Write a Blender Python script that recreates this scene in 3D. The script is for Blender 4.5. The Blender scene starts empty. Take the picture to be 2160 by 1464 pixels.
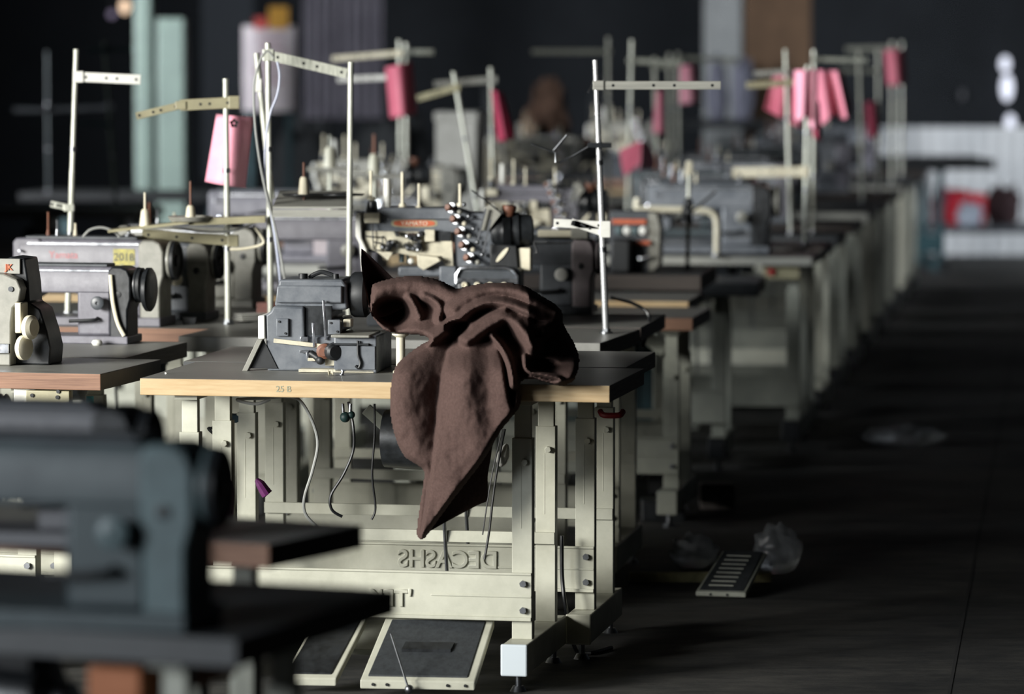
import bpy, bmesh, math, random
from mathutils import Vector, Matrix
random.seed(7)
R = math.radians
COL = bpy.context.scene.collection
# ------------------------------------------------------------------ camera model (layout helper)
HC = 1.67; FP = 9000.0; TH = math.atan((732-60)/FP)
CT, ST = math.cos(TH), math.sin(TH)
def ray(px, py):
    a = (px-1080)/FP; b = (732-py)/FP
    return Vector((a, CT + b*ST, -ST + b*CT))
def P(px, py, D):
    r = ray(px, py); t = D/r.y
    return Vector((r.x*t, D, HC + r.z*t))
def Pz(px, py, z):
    r = ray(px, py); t = (z-HC)/r.z
    return Vector((r.x*t, r.y*t, z))
def ytab(D, z=.78): return 60 + (HC-z)*FP/D

# ------------------------------------------------------------------ materials
def lin(c):
    c /= 255.0
    return c/12.92 if c <= .04045 else ((c+.055)/1.055)**2.4
def rgb(h):
    return (lin(h >> 16), lin((h >> 8) & 255), lin(h & 255), 1)
MATS = {}
def mat(name, h, rough=.5, metal=0.0, h2=None, scale=30, bump=0.0, stretch=(1, 1, 1), spec=.5, trans=0, dust=0, alpha=1):
    if name in MATS: return MATS[name]
    m = bpy.data.materials.new(name); m.use_nodes = True
    nt = m.node_tree; N = nt.nodes; L = nt.links
    b = N['Principled BSDF']
    b.inputs['Roughness'].default_value = rough
    b.inputs['Metallic'].default_value = metal
    b.inputs['Specular IOR Level'].default_value = spec
    b.inputs['Base Color'].default_value = rgb(h)
    tc = N.new('ShaderNodeTexCoord'); mp = N.new('ShaderNodeMapping')
    mp.inputs['Scale'].default_value = stretch
    L.new(tc.outputs['Object'], mp.inputs['Vector'])
    n = N.new('ShaderNodeTexNoise'); n.inputs['Scale'].default_value = scale; n.inputs['Detail'].default_value = 6
    n.inputs['Roughness'].default_value = .65
    L.new(mp.outputs['Vector'], n.inputs['Vector'])
    if h2 is not None:
        cr = N.new('ShaderNodeValToRGB')
        cr.color_ramp.elements[0].position = .36; cr.color_ramp.elements[1].position = .66
        cr.color_ramp.elements[0].color = rgb(h); cr.color_ramp.elements[1].color = rgb(h2)
        L.new(n.outputs['Fac'], cr.inputs['Fac']); L.new(cr.outputs['Color'], b.inputs['Base Color'])
    mr = N.new('ShaderNodeMapRange'); mr.inputs['To Min'].default_value = max(.03, rough-.12); mr.inputs['To Max'].default_value = min(1, rough+.15)
    L.new(n.outputs['Fac'], mr.inputs['Value']); L.new(mr.outputs['Result'], b.inputs['Roughness'])
    if bump:
        bp = N.new('ShaderNodeBump'); bp.inputs['Strength'].default_value = bump; bp.inputs['Distance'].default_value = .004
        L.new(n.outputs['Fac'], bp.inputs['Height']); L.new(bp.outputs['Normal'], b.inputs['Normal'])
    if trans: b.inputs['Transmission Weight'].default_value = trans
    if alpha < 1: b.inputs['Alpha'].default_value = alpha
    MATS[name] = m
    return m
LAM = mat('laminate', 0x73736f, .42, h2=0x8a8a86, scale=9, stretch=(1, 6, 1), bump=.05)
LAMD = mat('dark_laminate', 0x26292b, .5, h2=0x383b3d, scale=9)
PINE = mat('pine_edge', 0xc0a882, .6, h2=0xae936b, scale=6, stretch=(1, 1, 14), bump=.1)
PLY = mat('ply_edge', 0x8a6751, .65, h2=0x6a4d3e, scale=8, stretch=(.6, 1, 26), bump=.15)
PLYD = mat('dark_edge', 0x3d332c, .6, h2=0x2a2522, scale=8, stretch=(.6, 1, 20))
PALE = mat('pale_edge', 0x9c9c94, .5, h2=0x84847e, scale=8, stretch=(.6, 1, 10))
FRM = mat('cream_frame', 0xbdbdae, .42, h2=0xa6a697, scale=7, bump=.03)
FRG = mat('grey_frame', 0x9c9e92, .45, h2=0x868980, scale=7)
FTL = mat('teal_frame', 0x2f4a50, .5, h2=0x22373c, scale=7)
CAPW = mat('white_plastic_cap', 0xc3ccd2, .4)
GREY = mat('grey_enamel', 0x6d7176, .36, h2=0x50555c, scale=16, bump=.06)
GREYV = mat('violet_grey_enamel', 0x6c6b73, .38, h2=0x5c5b63, scale=24, bump=.06)
GREYL = mat('light_grey_enamel', 0x8c8b83, .4, h2=0x77776f, scale=20, bump=.04)
GREYD = mat('dark_grey_enamel', 0x45494e, .4, h2=0x34383c, scale=24, bump=.06)
TEAL = mat('teal_grey_enamel', 0x3f4a4d, .45, h2=0x323c40, scale=14)
TEALL = mat('pale_teal_enamel', 0x56676a, .45, h2=0x455356, scale=14)
BEIGE = mat('beige_enamel', 0xc9c3ae, .4, h2=0xa8a391, scale=26, bump=.05)
BLK = mat('black_rubber', 0x121416, .5, h2=0x1d2023, scale=20)
BLKG = mat('black_motor_casting', 0x17191b, .35, h2=0x26292c, scale=30, bump=.1)
CHR = mat('chrome', 0xc9ccd2, .22, 1.0, scale=40)
STEEL = mat('brushed_steel', 0x9a9da2, .35, 1.0, h2=0x77797c, scale=30)
POLE = mat('painted_steel_tube', 0xd8dace, .34, .25, h2=0xa9aca0, scale=16, stretch=(6, 6, 1))
WHT = mat('white_plastic', 0xe6e6e0, .4, h2=0xcfcfc8, scale=10)
CRM = mat('cream_plastic', 0xdcd6c0, .45, h2=0xc6bfa8, scale=14)
ORG = mat('orange_label', 0xc4623c, .5, h2=0xa84e31, scale=40)
RUST = mat('rust_brown', 0x5c3a2c, .55, h2=0x74462f, scale=40)
YEL = mat('yellow_sticker', 0xaaa04a, .5, h2=0x7d7a4a, scale=90)
REDM = mat('red_print', 0xb06a6e, .5)
PNK = mat('pink_sheet', 0xe893a6, .6, h2=0xdf869b, scale=5)
PNKD = mat('deep_pink_sheet', 0xbd6375, .6, h2=0xae5568, scale=5)
PNKR = mat('crimson_sheet', 0x9a2c48, .6, h2=0x862440, scale=5)
PNKL = mat('light_pink_sheet', 0xf6b2c4, .6, h2=0xf09fb5, scale=5)
PURP = mat('purple_ribbon', 0x6d2a66, .55, h2=0x571f55, scale=20)
BRN = mat('brown_cloth', 0x54433f, .95, h2=0x493a36, scale=160, bump=.35, spec=.12)
CARD = mat('brown_board', 0x5c4632, .8, h2=0x483626, scale=3)
YCR = mat('yellow_cream_metal', 0x9a957a, .4, h2=0x868168, scale=14)
BLUE = mat('turquoise_plastic', 0x2f9fb0, .4)
GRC = mat('grey_cable', 0x8d8f8c, .5)
BLC = mat('black_cable', 0x0f1114, .35)
RUB = mat('grooved_rubber', 0x33373a, .6, h2=0x26292c, scale=60, bump=.2)

# ------------------------------------------------------------------ mesh builder
class MB:
    def __init__(s): s.v = []; s.f = []; s.m = []
    def add(s, vs, fs, mi=0):
        o = len(s.v); s.v += [tuple(v) for v in vs]
        s.f += [tuple(i+o for i in f) for f in fs]; s.m += [mi]*len(fs)
        return s
    def box(s, x0, x1, y0, y1, z0, z1, mi=0, top=None):
        vs = [(x, y, z) for x in (x0, x1) for y in (y0, y1) for z in (z0, z1)]
        fs = [(0, 1, 3, 2), (4, 6, 7, 5), (0, 4, 5, 1), (2, 3, 7, 6), (0, 2, 6, 4), (1, 5, 7, 3)]
        s.add(vs, fs, mi)
        if top is not None: s.m[-1] = top
        return s
    def prism(s, pts, y0, y1, mi=0, axis='y'):
        n = len(pts)
        a = sum(pts[i][0]*pts[(i+1) % n][1]-pts[(i+1) % n][0]*pts[i][1] for i in range(n))
        if a < 0: pts = pts[::-1]
        if axis == 'y': vs = [(x, y, z) for y in (y0, y1) for x, z in pts]
        else: vs = [(y, x, z) for y in (y0, y1) for x, z in pts]
        fs = [tuple(range(n)), tuple(range(2*n-1, n-1, -1))]
        for i in range(n):
            j = (i+1) % n; fs.append((i, i+n, j+n, j))
        if axis != 'y': fs = [f[::-1] for f in fs]
        return s.add(vs, fs, mi)
    def cyl(s, p0, p1, r0, r1=None, n=20, mi=0, cap=True):
        if r1 is None: r1 = r0
        p0 = Vector(p0); p1 = Vector(p1); d = (p1-p0).normalized()
        u = d.orthogonal().normalized(); w = d.cross(u)
        vs = []
        for p, r in ((p0, r0), (p1, r1)):
            for i in range(n):
                a = 2*math.pi*i/n; vs.append(p+u*math.cos(a)*r+w*math.sin(a)*r)
        fs = [(i, (i+1) % n, (i+1) % n+n, i+n) for i in range(n)]
        if cap: fs += [tuple(range(n-1, -1, -1)), tuple(range(n, 2*n))]
        return s.add(vs, fs, mi)
    def lathe(s, o, ax, prof, n=28, mi=0):
        o = Vector(o); d = Vector(ax).normalized(); u = d.orthogonal().normalized(); w = d.cross(u)
        vs = []; k = len(prof)
        for r, h in prof:
            for i in range(n):
                a = 2*math.pi*i/n; vs.append(o+d*h+u*math.cos(a)*r+w*math.sin(a)*r)
        fs = [(j*n+i, j*n+(i+1) % n, (j+1)*n+(i+1) % n, (j+1)*n+i) for j in range(k-1) for i in range(n)]
        fs += [tuple(range(n-1, -1, -1)), tuple(range((k-1)*n, k*n))]
        return s.add(vs, fs, mi)
    def tube(s, pts, r, n=8, mi=0, smooth=True):
        pts = [Vector(p) for p in pts]
        if smooth and len(pts) > 2:
            q = []
            for i in range(len(pts)-1):
                p0 = pts[max(i-1, 0)]; p1 = pts[i]; p2 = pts[i+1]; p3 = pts[min(i+2, len(pts)-1)]
                for k in range(6):
                    t = k/6
                    q.append(.5*((2*p1)+(p2-p0)*t+(2*p0-5*p1+4*p2-p3)*t*t+(3*p1-p0-3*p2+p3)*t**3))
            q.append(pts[-1]); pts = q
        rs = r if isinstance(r, (list, tuple)) else None
        vs = []; u = None; m = len(pts)
        for i, p in enumerate(pts):
            d = (pts[min(i+1, m-1)]-pts[max(i-1, 0)])
            if d.length < 1e-9: d = Vector((0, 0, 1))
            d.normalize()
            if u is None: u = d.orthogonal().normalized()
            u = (u-d*u.dot(d)); u = u.normalized() if u.length > 1e-6 else d.orthogonal().normalized()
            w = d.cross(u)
            rr = r
            if rs:
                t = i/(m-1)*(len(rs)-1); k = min(int(t), len(rs)-2); rr = rs[k]*(1-(t-k))+rs[k+1]*(t-k)
            for j in range(n):
                a = 2*math.pi*j/n; vs.append(p+u*math.cos(a)*rr+w*math.sin(a)*rr)
        fs = [(i*n+j, i*n+(j+1) % n, (i+1)*n+(j+1) % n, (i+1)*n+j) for i in range(m-1) for j in range(n)]
        fs += [tuple(range(n-1, -1, -1)), tuple(range((m-1)*n, m*n))]
        return s.add(vs, fs, mi)
    def bar(s, a, b, w, h, mi=0):
        """rectangular bar from a to b; w thickness in y, h in the perpendicular"""
        a = Vector(a); b = Vector(b); d = (b-a).normalized()
        y = Vector((0, 1, 0)); y = (y-d*y.dot(d)).normalized(); z = d.cross(y)
        vs = []
        for p in (a, b):
            for sy, sz in ((-1, -1), (1, -1), (1, 1), (-1, 1)): vs.append(p+y*w/2*sy+z*h/2*sz)
        return s.add(vs, [(0, 3, 2, 1), (4, 5, 6, 7), (0, 1, 5, 4), (1, 2, 6, 5), (2, 3, 7, 6), (3, 0, 4, 7)], mi)
    def sphere(s, c, r, n=12, sc=(1, 1, 1), mi=0):
        k = 8; prof = [(max(1e-4, math.sin(math.pi*i/k))*r, -math.cos(math.pi*i/k)*r) for i in range(k+1)]
        o = len(s.v); s.lathe((0, 0, 0), (0, 0, 1), prof, n, mi)
        for i in range(o, len(s.v)):
            v = s.v[i]; s.v[i] = (v[0]*sc[0]+c[0], v[1]*sc[1]+c[1], v[2]*sc[2]+c[2])
        return s
    def build(s, name, m, parent=None, bevel=0, smooth=True, label=None):
        me = bpy.data.meshes.new(name); me.from_pydata(s.v, [], s.f); me.update()
        bm = bmesh.new(); bm.from_mesh(me); bmesh.ops.recalc_face_normals(bm, faces=bm.faces); bm.to_mesh(me); bm.free()
        ms = m if isinstance(m, (list, tuple)) else [m]
        for x in ms: me.materials.append(x)
        for p, i in zip(me.polygons, s.m): p.material_index = i
        o = bpy.data.objects.new(name, me); COL.objects.link(o)
        if parent is not None: o.parent = parent
        if smooth:
            me.shade_smooth()
            try: me.set_sharp_from_angle(angle=R(40))
            except Exception: pass
        if bevel:
            b = o.modifiers.new('bevel', 'BEVEL'); b.width = bevel; b.segments = 2; b.limit_method = 'ANGLE'; b.angle_limit = R(40)
            b.harden_normals = False
        if label: o['label'] = label
        return o

def thing(name, label, cat, loc=(0, 0, 0), rz=0, group=None):
    o = bpy.data.objects.new(name, None); COL.objects.link(o); o.empty_display_size = .1
    o.location = loc; o.rotation_euler = (0, 0, rz); o['label'] = label; o['category'] = cat
    if group: o['group'] = group
    return o
def tag(o, label, cat, group=None, kind=None):
    o['label'] = label; o['category'] = cat
    if group: o['group'] = group
    if kind: o['kind'] = kind
    return o
def struct(name, mb, m, **k):
    o = mb.build(name, m, **k); o['kind'] = 'structure'; return o
def text_mesh(s, size, m, parent, loc, mirror=False, name='lettering', ext=.0015, rot=(math.pi/2, 0, 0), xs=1.0):
    cu = bpy.data.curves.new(name, 'FONT'); cu.body = s; cu.size = size; cu.extrude = ext; cu.align_x = 'CENTER'
    cu.bevel_depth = ext*.5
    t = bpy.data.objects.new(name, cu); COL.objects.link(t)
    dg = bpy.context.evaluated_depsgraph_get()
    me = bpy.data.meshes.new_from_object(t.evaluated_get(dg)); bpy.data.objects.remove(t)
    sx = -1 if mirror else 1
    for v in me.vertices: v.co.x *= sx*xs
    if mirror: me.flip_normals()
    me.materials.clear(); me.materials.append(m)
    o = bpy.data.objects.new(name, me); COL.objects.link(o); o.parent = parent; o.location = loc; o.rotation_euler = rot
    return o

# ------------------------------------------------------------------ tables
def table(X, Y, z, label, yaw=11, L=1.2, dep=.55, th=.043, edge=PLY, top=LAM, frame=FRM, legx=(.23, 1.09), drop=False,
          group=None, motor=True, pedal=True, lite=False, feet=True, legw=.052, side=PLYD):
    t = thing('sewing_table', label, 'table', (X, Y, 0), -R(yaw), group)
    tbm = MB().box(-L, 0, 0, dep, z-th, z, 0, top=1); tbm.m[1] = 2  # right face takes the side material, its shade put into a darker colour
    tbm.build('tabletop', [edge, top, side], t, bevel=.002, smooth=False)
    zt = z-th
    ly0, ly1 = (.07, dep-.15) if dep > .45 else (.05, dep-.1)
    for lx in legx:
        for ly in (ly0, ly1):
            m = MB().box(-lx-legw/2, -lx+legw/2, ly, ly+.035, .125, zt-.10)
            m.box(-lx-legw/2+.005, -lx+legw/2-.005, ly+.005, ly+.030, zt-.12, zt-.012)
            if not lite:
                m.cyl((-lx+.008, ly, zt-.16), (-lx+.008, ly-.012, zt-.16), .009, n=6)
                m.box(-lx-.004, -lx-.001, ly-.001, ly+.002, zt-.33, zt-.17)
            m.build('leg', frame, t, bevel=.002, smooth=False)
        MB().box(-lx-.03, -lx+.03, ly0-.03, ly1+.06, zt-.014, zt).build('top_bracket', frame, t, bevel=.001, smooth=False)
        fb = MB().box(-lx-.032, -lx+.032, ly0-.10, ly1+.13, .048, .125).build('foot_beam', frame, t, bevel=.003, smooth=False)
        MB().box(-lx-.034, -lx+.034, ly0-.112, ly0-.1, .046, .127).build('end_cap', CAPW if L == 1.215 else (BLK if lite else frame), fb, bevel=.004, smooth=False)
        for yy in (ly0-.05, ly1+.12):
            MB().cyl((-lx, yy, .012), (-lx, yy, .05), .008, n=10).cyl((-lx, yy, 0), (-lx, yy, .014), .022, .014, n=14).build('levelling_foot', BLK if lite else STEEL, t)
    a, b = -legx[1]-legw/2, -legx[0]+legw/2
    m = MB().box(a, b, ly0-.008, ly0-.0005, .173, .295).box(a, b, ly0-.016, ly0-.008, .173, .182).box(a, b, ly0-.012, ly0-.008, .289, .295)
    if not lite: m.box(b-.26, b, ly0-.011, ly0-.008, .232, .237)
    m.build('cross_beam', frame, t, bevel=.0015, smooth=False)
    if not lite:
        for zz in (.20, .268):
            for xx in (-legx[0]+.005, -legx[1]-.005):
                MB().cyl((xx, ly0-.008, zz), (xx, ly0-.018, zz), .009, n=6).build('bolt', STEEL, t)
        MB().box(a, b, ly1-.012, ly1, .33, .36).build('rear_rail', frame, t, bevel=.001, smooth=False)
    if motor:
        mm = MB().lathe((-.55, dep*.55, zt-.13), (1, 0, 0), [(.03, -.10), (.075, -.09), (.08, 0), (.075, .06), (.04, .075)], 24)
        mm.box(-.60, -.50, dep*.55-.05, dep*.55+.05, zt-.07, zt)
        mo = mm.build('motor', BLKG, t)
        MB().lathe((-.47, dep*.55, zt-.13), (1, 0, 0), [(.035, 0), (.04, .004), (.026, .012), (.04, .02), (.035, .024)], 20).build('pulley', STEEL, mo)
    if pedal:
        pd = MB().add([(-.78, ly0+.02, .07), (-.46, ly0+.02, .07), (-.46, ly1+.12, .16), (-.78, ly1+.12, .16),
                       (-.78, ly0+.02, .085), (-.46, ly0+.02, .085), (-.46, ly1+.12, .175), (-.78, ly1+.12, .175)],
                      [(0, 3, 2, 1), (4, 5, 6, 7), (0, 1, 5, 4), (1, 2, 6, 5), (2, 3, 7, 6), (3, 0, 4, 7)])
        pd.build('pedal', FRG, t, bevel=.002, smooth=False)
        MB().cyl((-.5, ly1+.03, .165), (-.5, dep*.55+.03, zt-.2), .005, n=8).build('treadle_rod', STEEL, t)
    return t
def table_px(px, py, z, label, **k):
    p = Pz(px, py, z); return table(p.x, p.y, z, label, **k)

# ------------------------------------------------------------------ sewing machines
def lockstitch(loc, label, yaw=11, s=1.0, arm=GREYV, case=GREYL, group=None, name='sewing_machine', dial=GREYL, sticker=False, wheel=BLK, strip=True,
               short=False, pins=True, extra=True):
    t = thing(name, label, 'sewing machine', loc, -R(yaw), group); t.scale = (s, s, s)
    x0 = -.50
    MB().box(x0, -.005, 0, .178, 0, .028).build('bed', arm, t, bevel=.004, smooth=False)
    MB().box(-.20, -.075, .03, .15, .027, .19).build('column', arm, t, bevel=.01)
    ap = [(-.0, .178), (.12, .178), (.125, .20), (.125, .25), (.11, .272), (.012, .272), (-.0, .25)]
    MB().prism([(y+.028, z) for y, z in ap], x0+.02, -.07, axis='x').build('arm', arm, t, bevel=.006)
    MB().box(x0+.04, -.09, .04, .135, .271, .281).build('top_cover', GREYD, t, bevel=.003, smooth=False)
    if strip: MB().box(x0+.05, -.08, .024, .029, .254, .262).build('trim_strip', CHR, t, bevel=.001)
    h = MB().prism([(x0, .085), (x0+.05, .075), (x0+.095, .10), (x0+.1, .262), (x0+.085, .275), (x0+.012, .275), (x0, .262)], .03, .15)
    h.build('head', arm, t, bevel=.006)
    m = MB().cyl((x0+.03, .07, .03), (x0+.03, .07, .09), .004, n=8).cyl((x0+.055, .07, .035), (x0+.055, .07, .09), .005, n=8).box(x0+.04, x0+.07, .05, .085, .029, .036)
    m.build('presser_bar', CHR, t)
    m = MB().lathe((x0+.06, .03, .16), (0, -1, 0), [(.02, 0), (.02, .004), (.008, .008), (.018, .012), (.018, .016), (.01, .02), (.012, .035)], 18)
    m.cyl((x0+.03, .03, .235), (x0+.03, .005, .235), .004, n=8).build('tension_disc', CHR, t)
    c = MB().prism([(-.078, .0), (-.012, .0), (-.012, .12), (0, .16), (0, .235), (-.012, .262), (-.035, .272), (-.07, .272), (-.082, .255), (-.082, .16), (-.078, .13)], .022, .155)
    c.build('belt_casing', case, t, bevel=.006)
    MB().lathe((-.045, .022, .175), (0, -1, 0), [(.011, 0), (.011, .002), (.004, .003)], 14).build('casing_hole', BLK, t)
    w = MB().lathe((0, .088, .205), (1, 0, 0), [(.030, 0), (.056, .003), (.062, .008), (.062, .026), (.054, .031), (.05, .022), (.02, .02), (.018, .03)], 32)
    w.build('handwheel', wheel, t)
    MB().lathe((.006, .088, .205), (1, 0, 0), [(.0635, 0), (.064, .002), (.064, .006), (.0635, .008)], 32).build('wheel_rim', case, t)
    m = MB().lathe((-.115, .03, .145), (0, -1, 0), [(.016, 0), (.016, .02), (.024, .024), (.024, .034), (.02, .037), (.006, .037), (.006, .032)], 26)
    m.build('stitch_dial', dial, t)
    if extra:
        MB().tube([(-.125, .03, .09), (-.13, .005, .085), (-.22, 0, .08)], .006).build('reverse_lever', BLK, t)
        MB().box(-.16, -.14, .12, .16, .05, .12).build('knee_linkage', STEEL, t)
    if pins:
        for (px_, hh, mm) in ((-.40, .075, RUST), (-.37, .05, STEEL), (-.31, .04, CRM)):
            MB().cyl((px_, .09, .28), (px_, .09, .28+hh), .004, n=8).cyl((px_, .09, .28), (px_, .09, .30), .008, .005, n=10).build('thread_guide_pin', mm, t)
        MB().lathe((-.13, .08, .281), (0, 0, 1), [(.02, 0), (.018, .006), (.006, .008), (.005, .03), (.008, .034)], 16).build('bobbin_winder', STEEL, t)
    if sticker:
        MB().box(-.165, -.095, .0265, .028, .192, .243).build('number_sticker', YEL, t)
        text_mesh('2018', .034, BLKG, t, (-.13, .0262, .206), ext=.0003, name='sticker_lettering')
        text_mesh('Yamata', .032, REDM, t, (-.33, .0275, .212), ext=.0004, name='script_lettering')
    return t

def overlock(loc, label, yaw=11, s=1.0, body=GREY, group=None, far=False):
    t = thing('overlock_machine', label, 'sewing machine', loc, -R(yaw), group); t.scale = (s, s, s)
    def E(x, y): return ((x/6.1-16)/812, (1370-y)/6.1/812)     # front outline units to metres
    q = [E(*p) for p in ((250, 195), (1080, 188), (1130, 260), (1150, 570), (1085, 580), (1085, 880), (1085, 1370), (100, 1370), (80, 650), (170, 575), (205, 420))]
    MB().prism([q[0], q[1], q[2], q[3], q[4], E(935, 580), E(935, 700), E(1060, 700), E(1080, 860), E(900, 920), E(600, 940), E(590, 540), E(185, 540), E(210, 400)], .03, .20).build('upper_housing', body, t, bevel=.006)
    MB().prism([E(185, 535), E(590, 535), E(590, 940), E(1085, 900), E(1085, 1370), E(100, 1370), E(80, 650), E(150, 600)], .015, .21).build('main_housing', body, t, bevel=.006)
    MB().prism([E(235, 270), E(1085, 265), E(1085, 490), E(215, 490)], .018, .03).build('front_cover', GREY, t, bevel=.004)
    MB().box(E(580, 0)[0], E(940, 0)[0], .028, .034, E(0, 910)[1], E(0, 530)[1]).build('looper_recess', BLKG, t)
    m = MB()
    xs = [E(855, 0)[0], E(720, 0)[0]]
    m.bar((xs[0], .008, E(0, 450)[1]), (E(880, 0)[0], .008, E(0, 960)[1]), .006, .006)
    m.bar((xs[1], .006, E(0, 740)[1]), (E(735, 0)[0], .004, E(0, 1050)[1]), .006, .007)
    m.build('looper_levers', CHR, t, bevel=.001)
    for (a, b, c, d) in ((235, 690, 395, 920), (910, 700, 1075, 890)):
        x0, z1 = E(a, b); x1, z0 = E(c, d)
        pl = MB().box(x0, x1, .006, .016, z0, z1).build('cover_plate', GREY, t, bevel=.002)
        MB().cyl((x0+.008, .007, z1-.008), (x0+.008, .003, z1-.008), .003, n=8).cyl((x1-.008, .007, z0+.008), (x1-.008, .003, z0+.008), .003, n=8).build('plate_screws', BLK, pl)
    MB().bar((E(200, 0)[0], .012, E(0, 975)[1]), (E(920, 0)[0], .012, E(0, 1050)[1]), .014, .011).build('seam_ledge', BEIGE, t, bevel=.001)
    x0, z1 = E(1040, 1020); x1, z0 = E(1580, 1350)
    MB().box(x0-.004, x1, -.03, .20, z0-.004, E(0, 890)[1]).build('side_box', GREY, t, bevel=.004)
    MB().box(x0+.004, x1-.004, -.034, -.03, z0+.006, z1).build('side_panel', GREY, t, bevel=.001)
    MB().tube([(E(1340, 0)[0], -.037, E(0, 950)[1]), (E(1345, 0)[0], -.037, E(0, 1130)[1]), (E(1375, 0)[0], -.038, E(0, 1230)[1]), (E(1350, 0)[0], -.038, E(0, 1300)[1]), (E(1310, 0)[0], -.038, E(0, 1270)[1])], .0035).build('panel_hook', BLK, t)
    MB().box(E(985, 0)[0], E(1480, 0)[0], -.04, .0, E(0, 1010)[1], E(0, 985)[1]).build('panel_rail', BLKG, t)
    MB().box(E(1000, 0)[0], E(1500, 0)[0], -.05, .12, E(0, 910)[1], E(0, 875)[1]).build('feed_plate', GREYL, t, bevel=.002)
    m = MB().lathe((E(880, 0)[0], .012, E(0, 1100)[1]), (0, -1, 0), [(.02, 0), (.02, .03), (.012, .034), (.012, .036)], 20)
    m.build('tension_knob', RUST, t)
    m = MB().lathe((E(990, 0)[0], -.02, E(0, 1100)[1]), (.6, -1, 0), [(.022, 0), (.022, .02), (.016, .026)], 20)
    m.cyl((E(690, 0)[0], 0, E(0, 1130)[1]), (E(840, 0)[0], -.01, E(0, 1220)[1]), .009, n=14)
    m.sphere((E(830, 0)[0], -.012, E(0, 1215)[1]), .012).build('black_knobs', BLK, t)
    m = MB().box(E(545, 0)[0], E(665, 0)[0], .0, .014, E(0, 1130)[1], E(0, 1095)[1]).box(E(630, 0)[0], E(665, 0)[0], .0, .014, E(0, 1220)[1], E(0, 1110)[1])
    m.box(E(550, 0)[0], E(650, 0)[0], .004, .014, E(0, 985)[1], E(0, 920)[1]).build('chrome_clip', CHR, t, bevel=.001)
    m = MB().box(E(660, 0)[0], E(760, 0)[0], -.01, .014, E(0, 1230)[1], E(0, 1190)[1]).box(E(880, 0)[0], E(1000, 0)[0], .0, .014, E(0, 1290)[1], E(0, 1180)[1])
    m.box(E(560, 0)[0], E(1540, 0)[0], -.03, .014, E(0, 1365)[1], E(0, 1325)[1]).build('base_flange', BEIGE, t, bevel=.001)
    MB().prism([E(-10, 660), E(80, 650), E(85, 960), E(-10, 960)], .01, .19).build('corner_guard', WHT, t, bevel=.003)
    m = MB().prism([E(-210, 1370), E(-140, 1370), E(60, 960), E(-10, 960)], .0, .03)
    m.prism([E(-140, 1340), E(250, 1340), E(60, 960)], .012, .014, mi=1)
    m.build('belt_wedge', [GREYL, BLK], t, bevel=.001)
    MB().box(E(1090, 0)[0], E(1190, 0)[0], .03, .07, E(0, 800)[1], E(0, 700)[1]).build('presser_block', BEIGE, t, bevel=.002)
    MB().lathe((E(1130, 0)[0], .10, E(0, 400)[1]), (1, 0, 0), [(.03, 0), (.055, .004), (.06, .012), (.06, .04), (.05, .05), (.02, .052)], 30).build('handwheel', BLK, t)
    if not far:
        m = MB().tube([(E(600, 0)[0], .09, E(0, 190)[1]), (E(640, 0)[0], .09, E(0, 150)[1]), (E(760, 0)[0], .09, E(0, 110)[1]), (E(900, 0)[0], .09, E(0, 150)[1])], .006)
        m.cyl((E(520, 0)[0], .08, E(0, 190)[1]), (E(520, 0)[0], .08, E(0, 130)[1]), .012, n=12).cyl((E(950, 0)[0], .08, E(0, 190)[1]), (E(950, 0)[0], .08, E(0, 130)[1]), .008, n=12)
        m.build('lift_lever', BLK, t)
    return t

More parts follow.
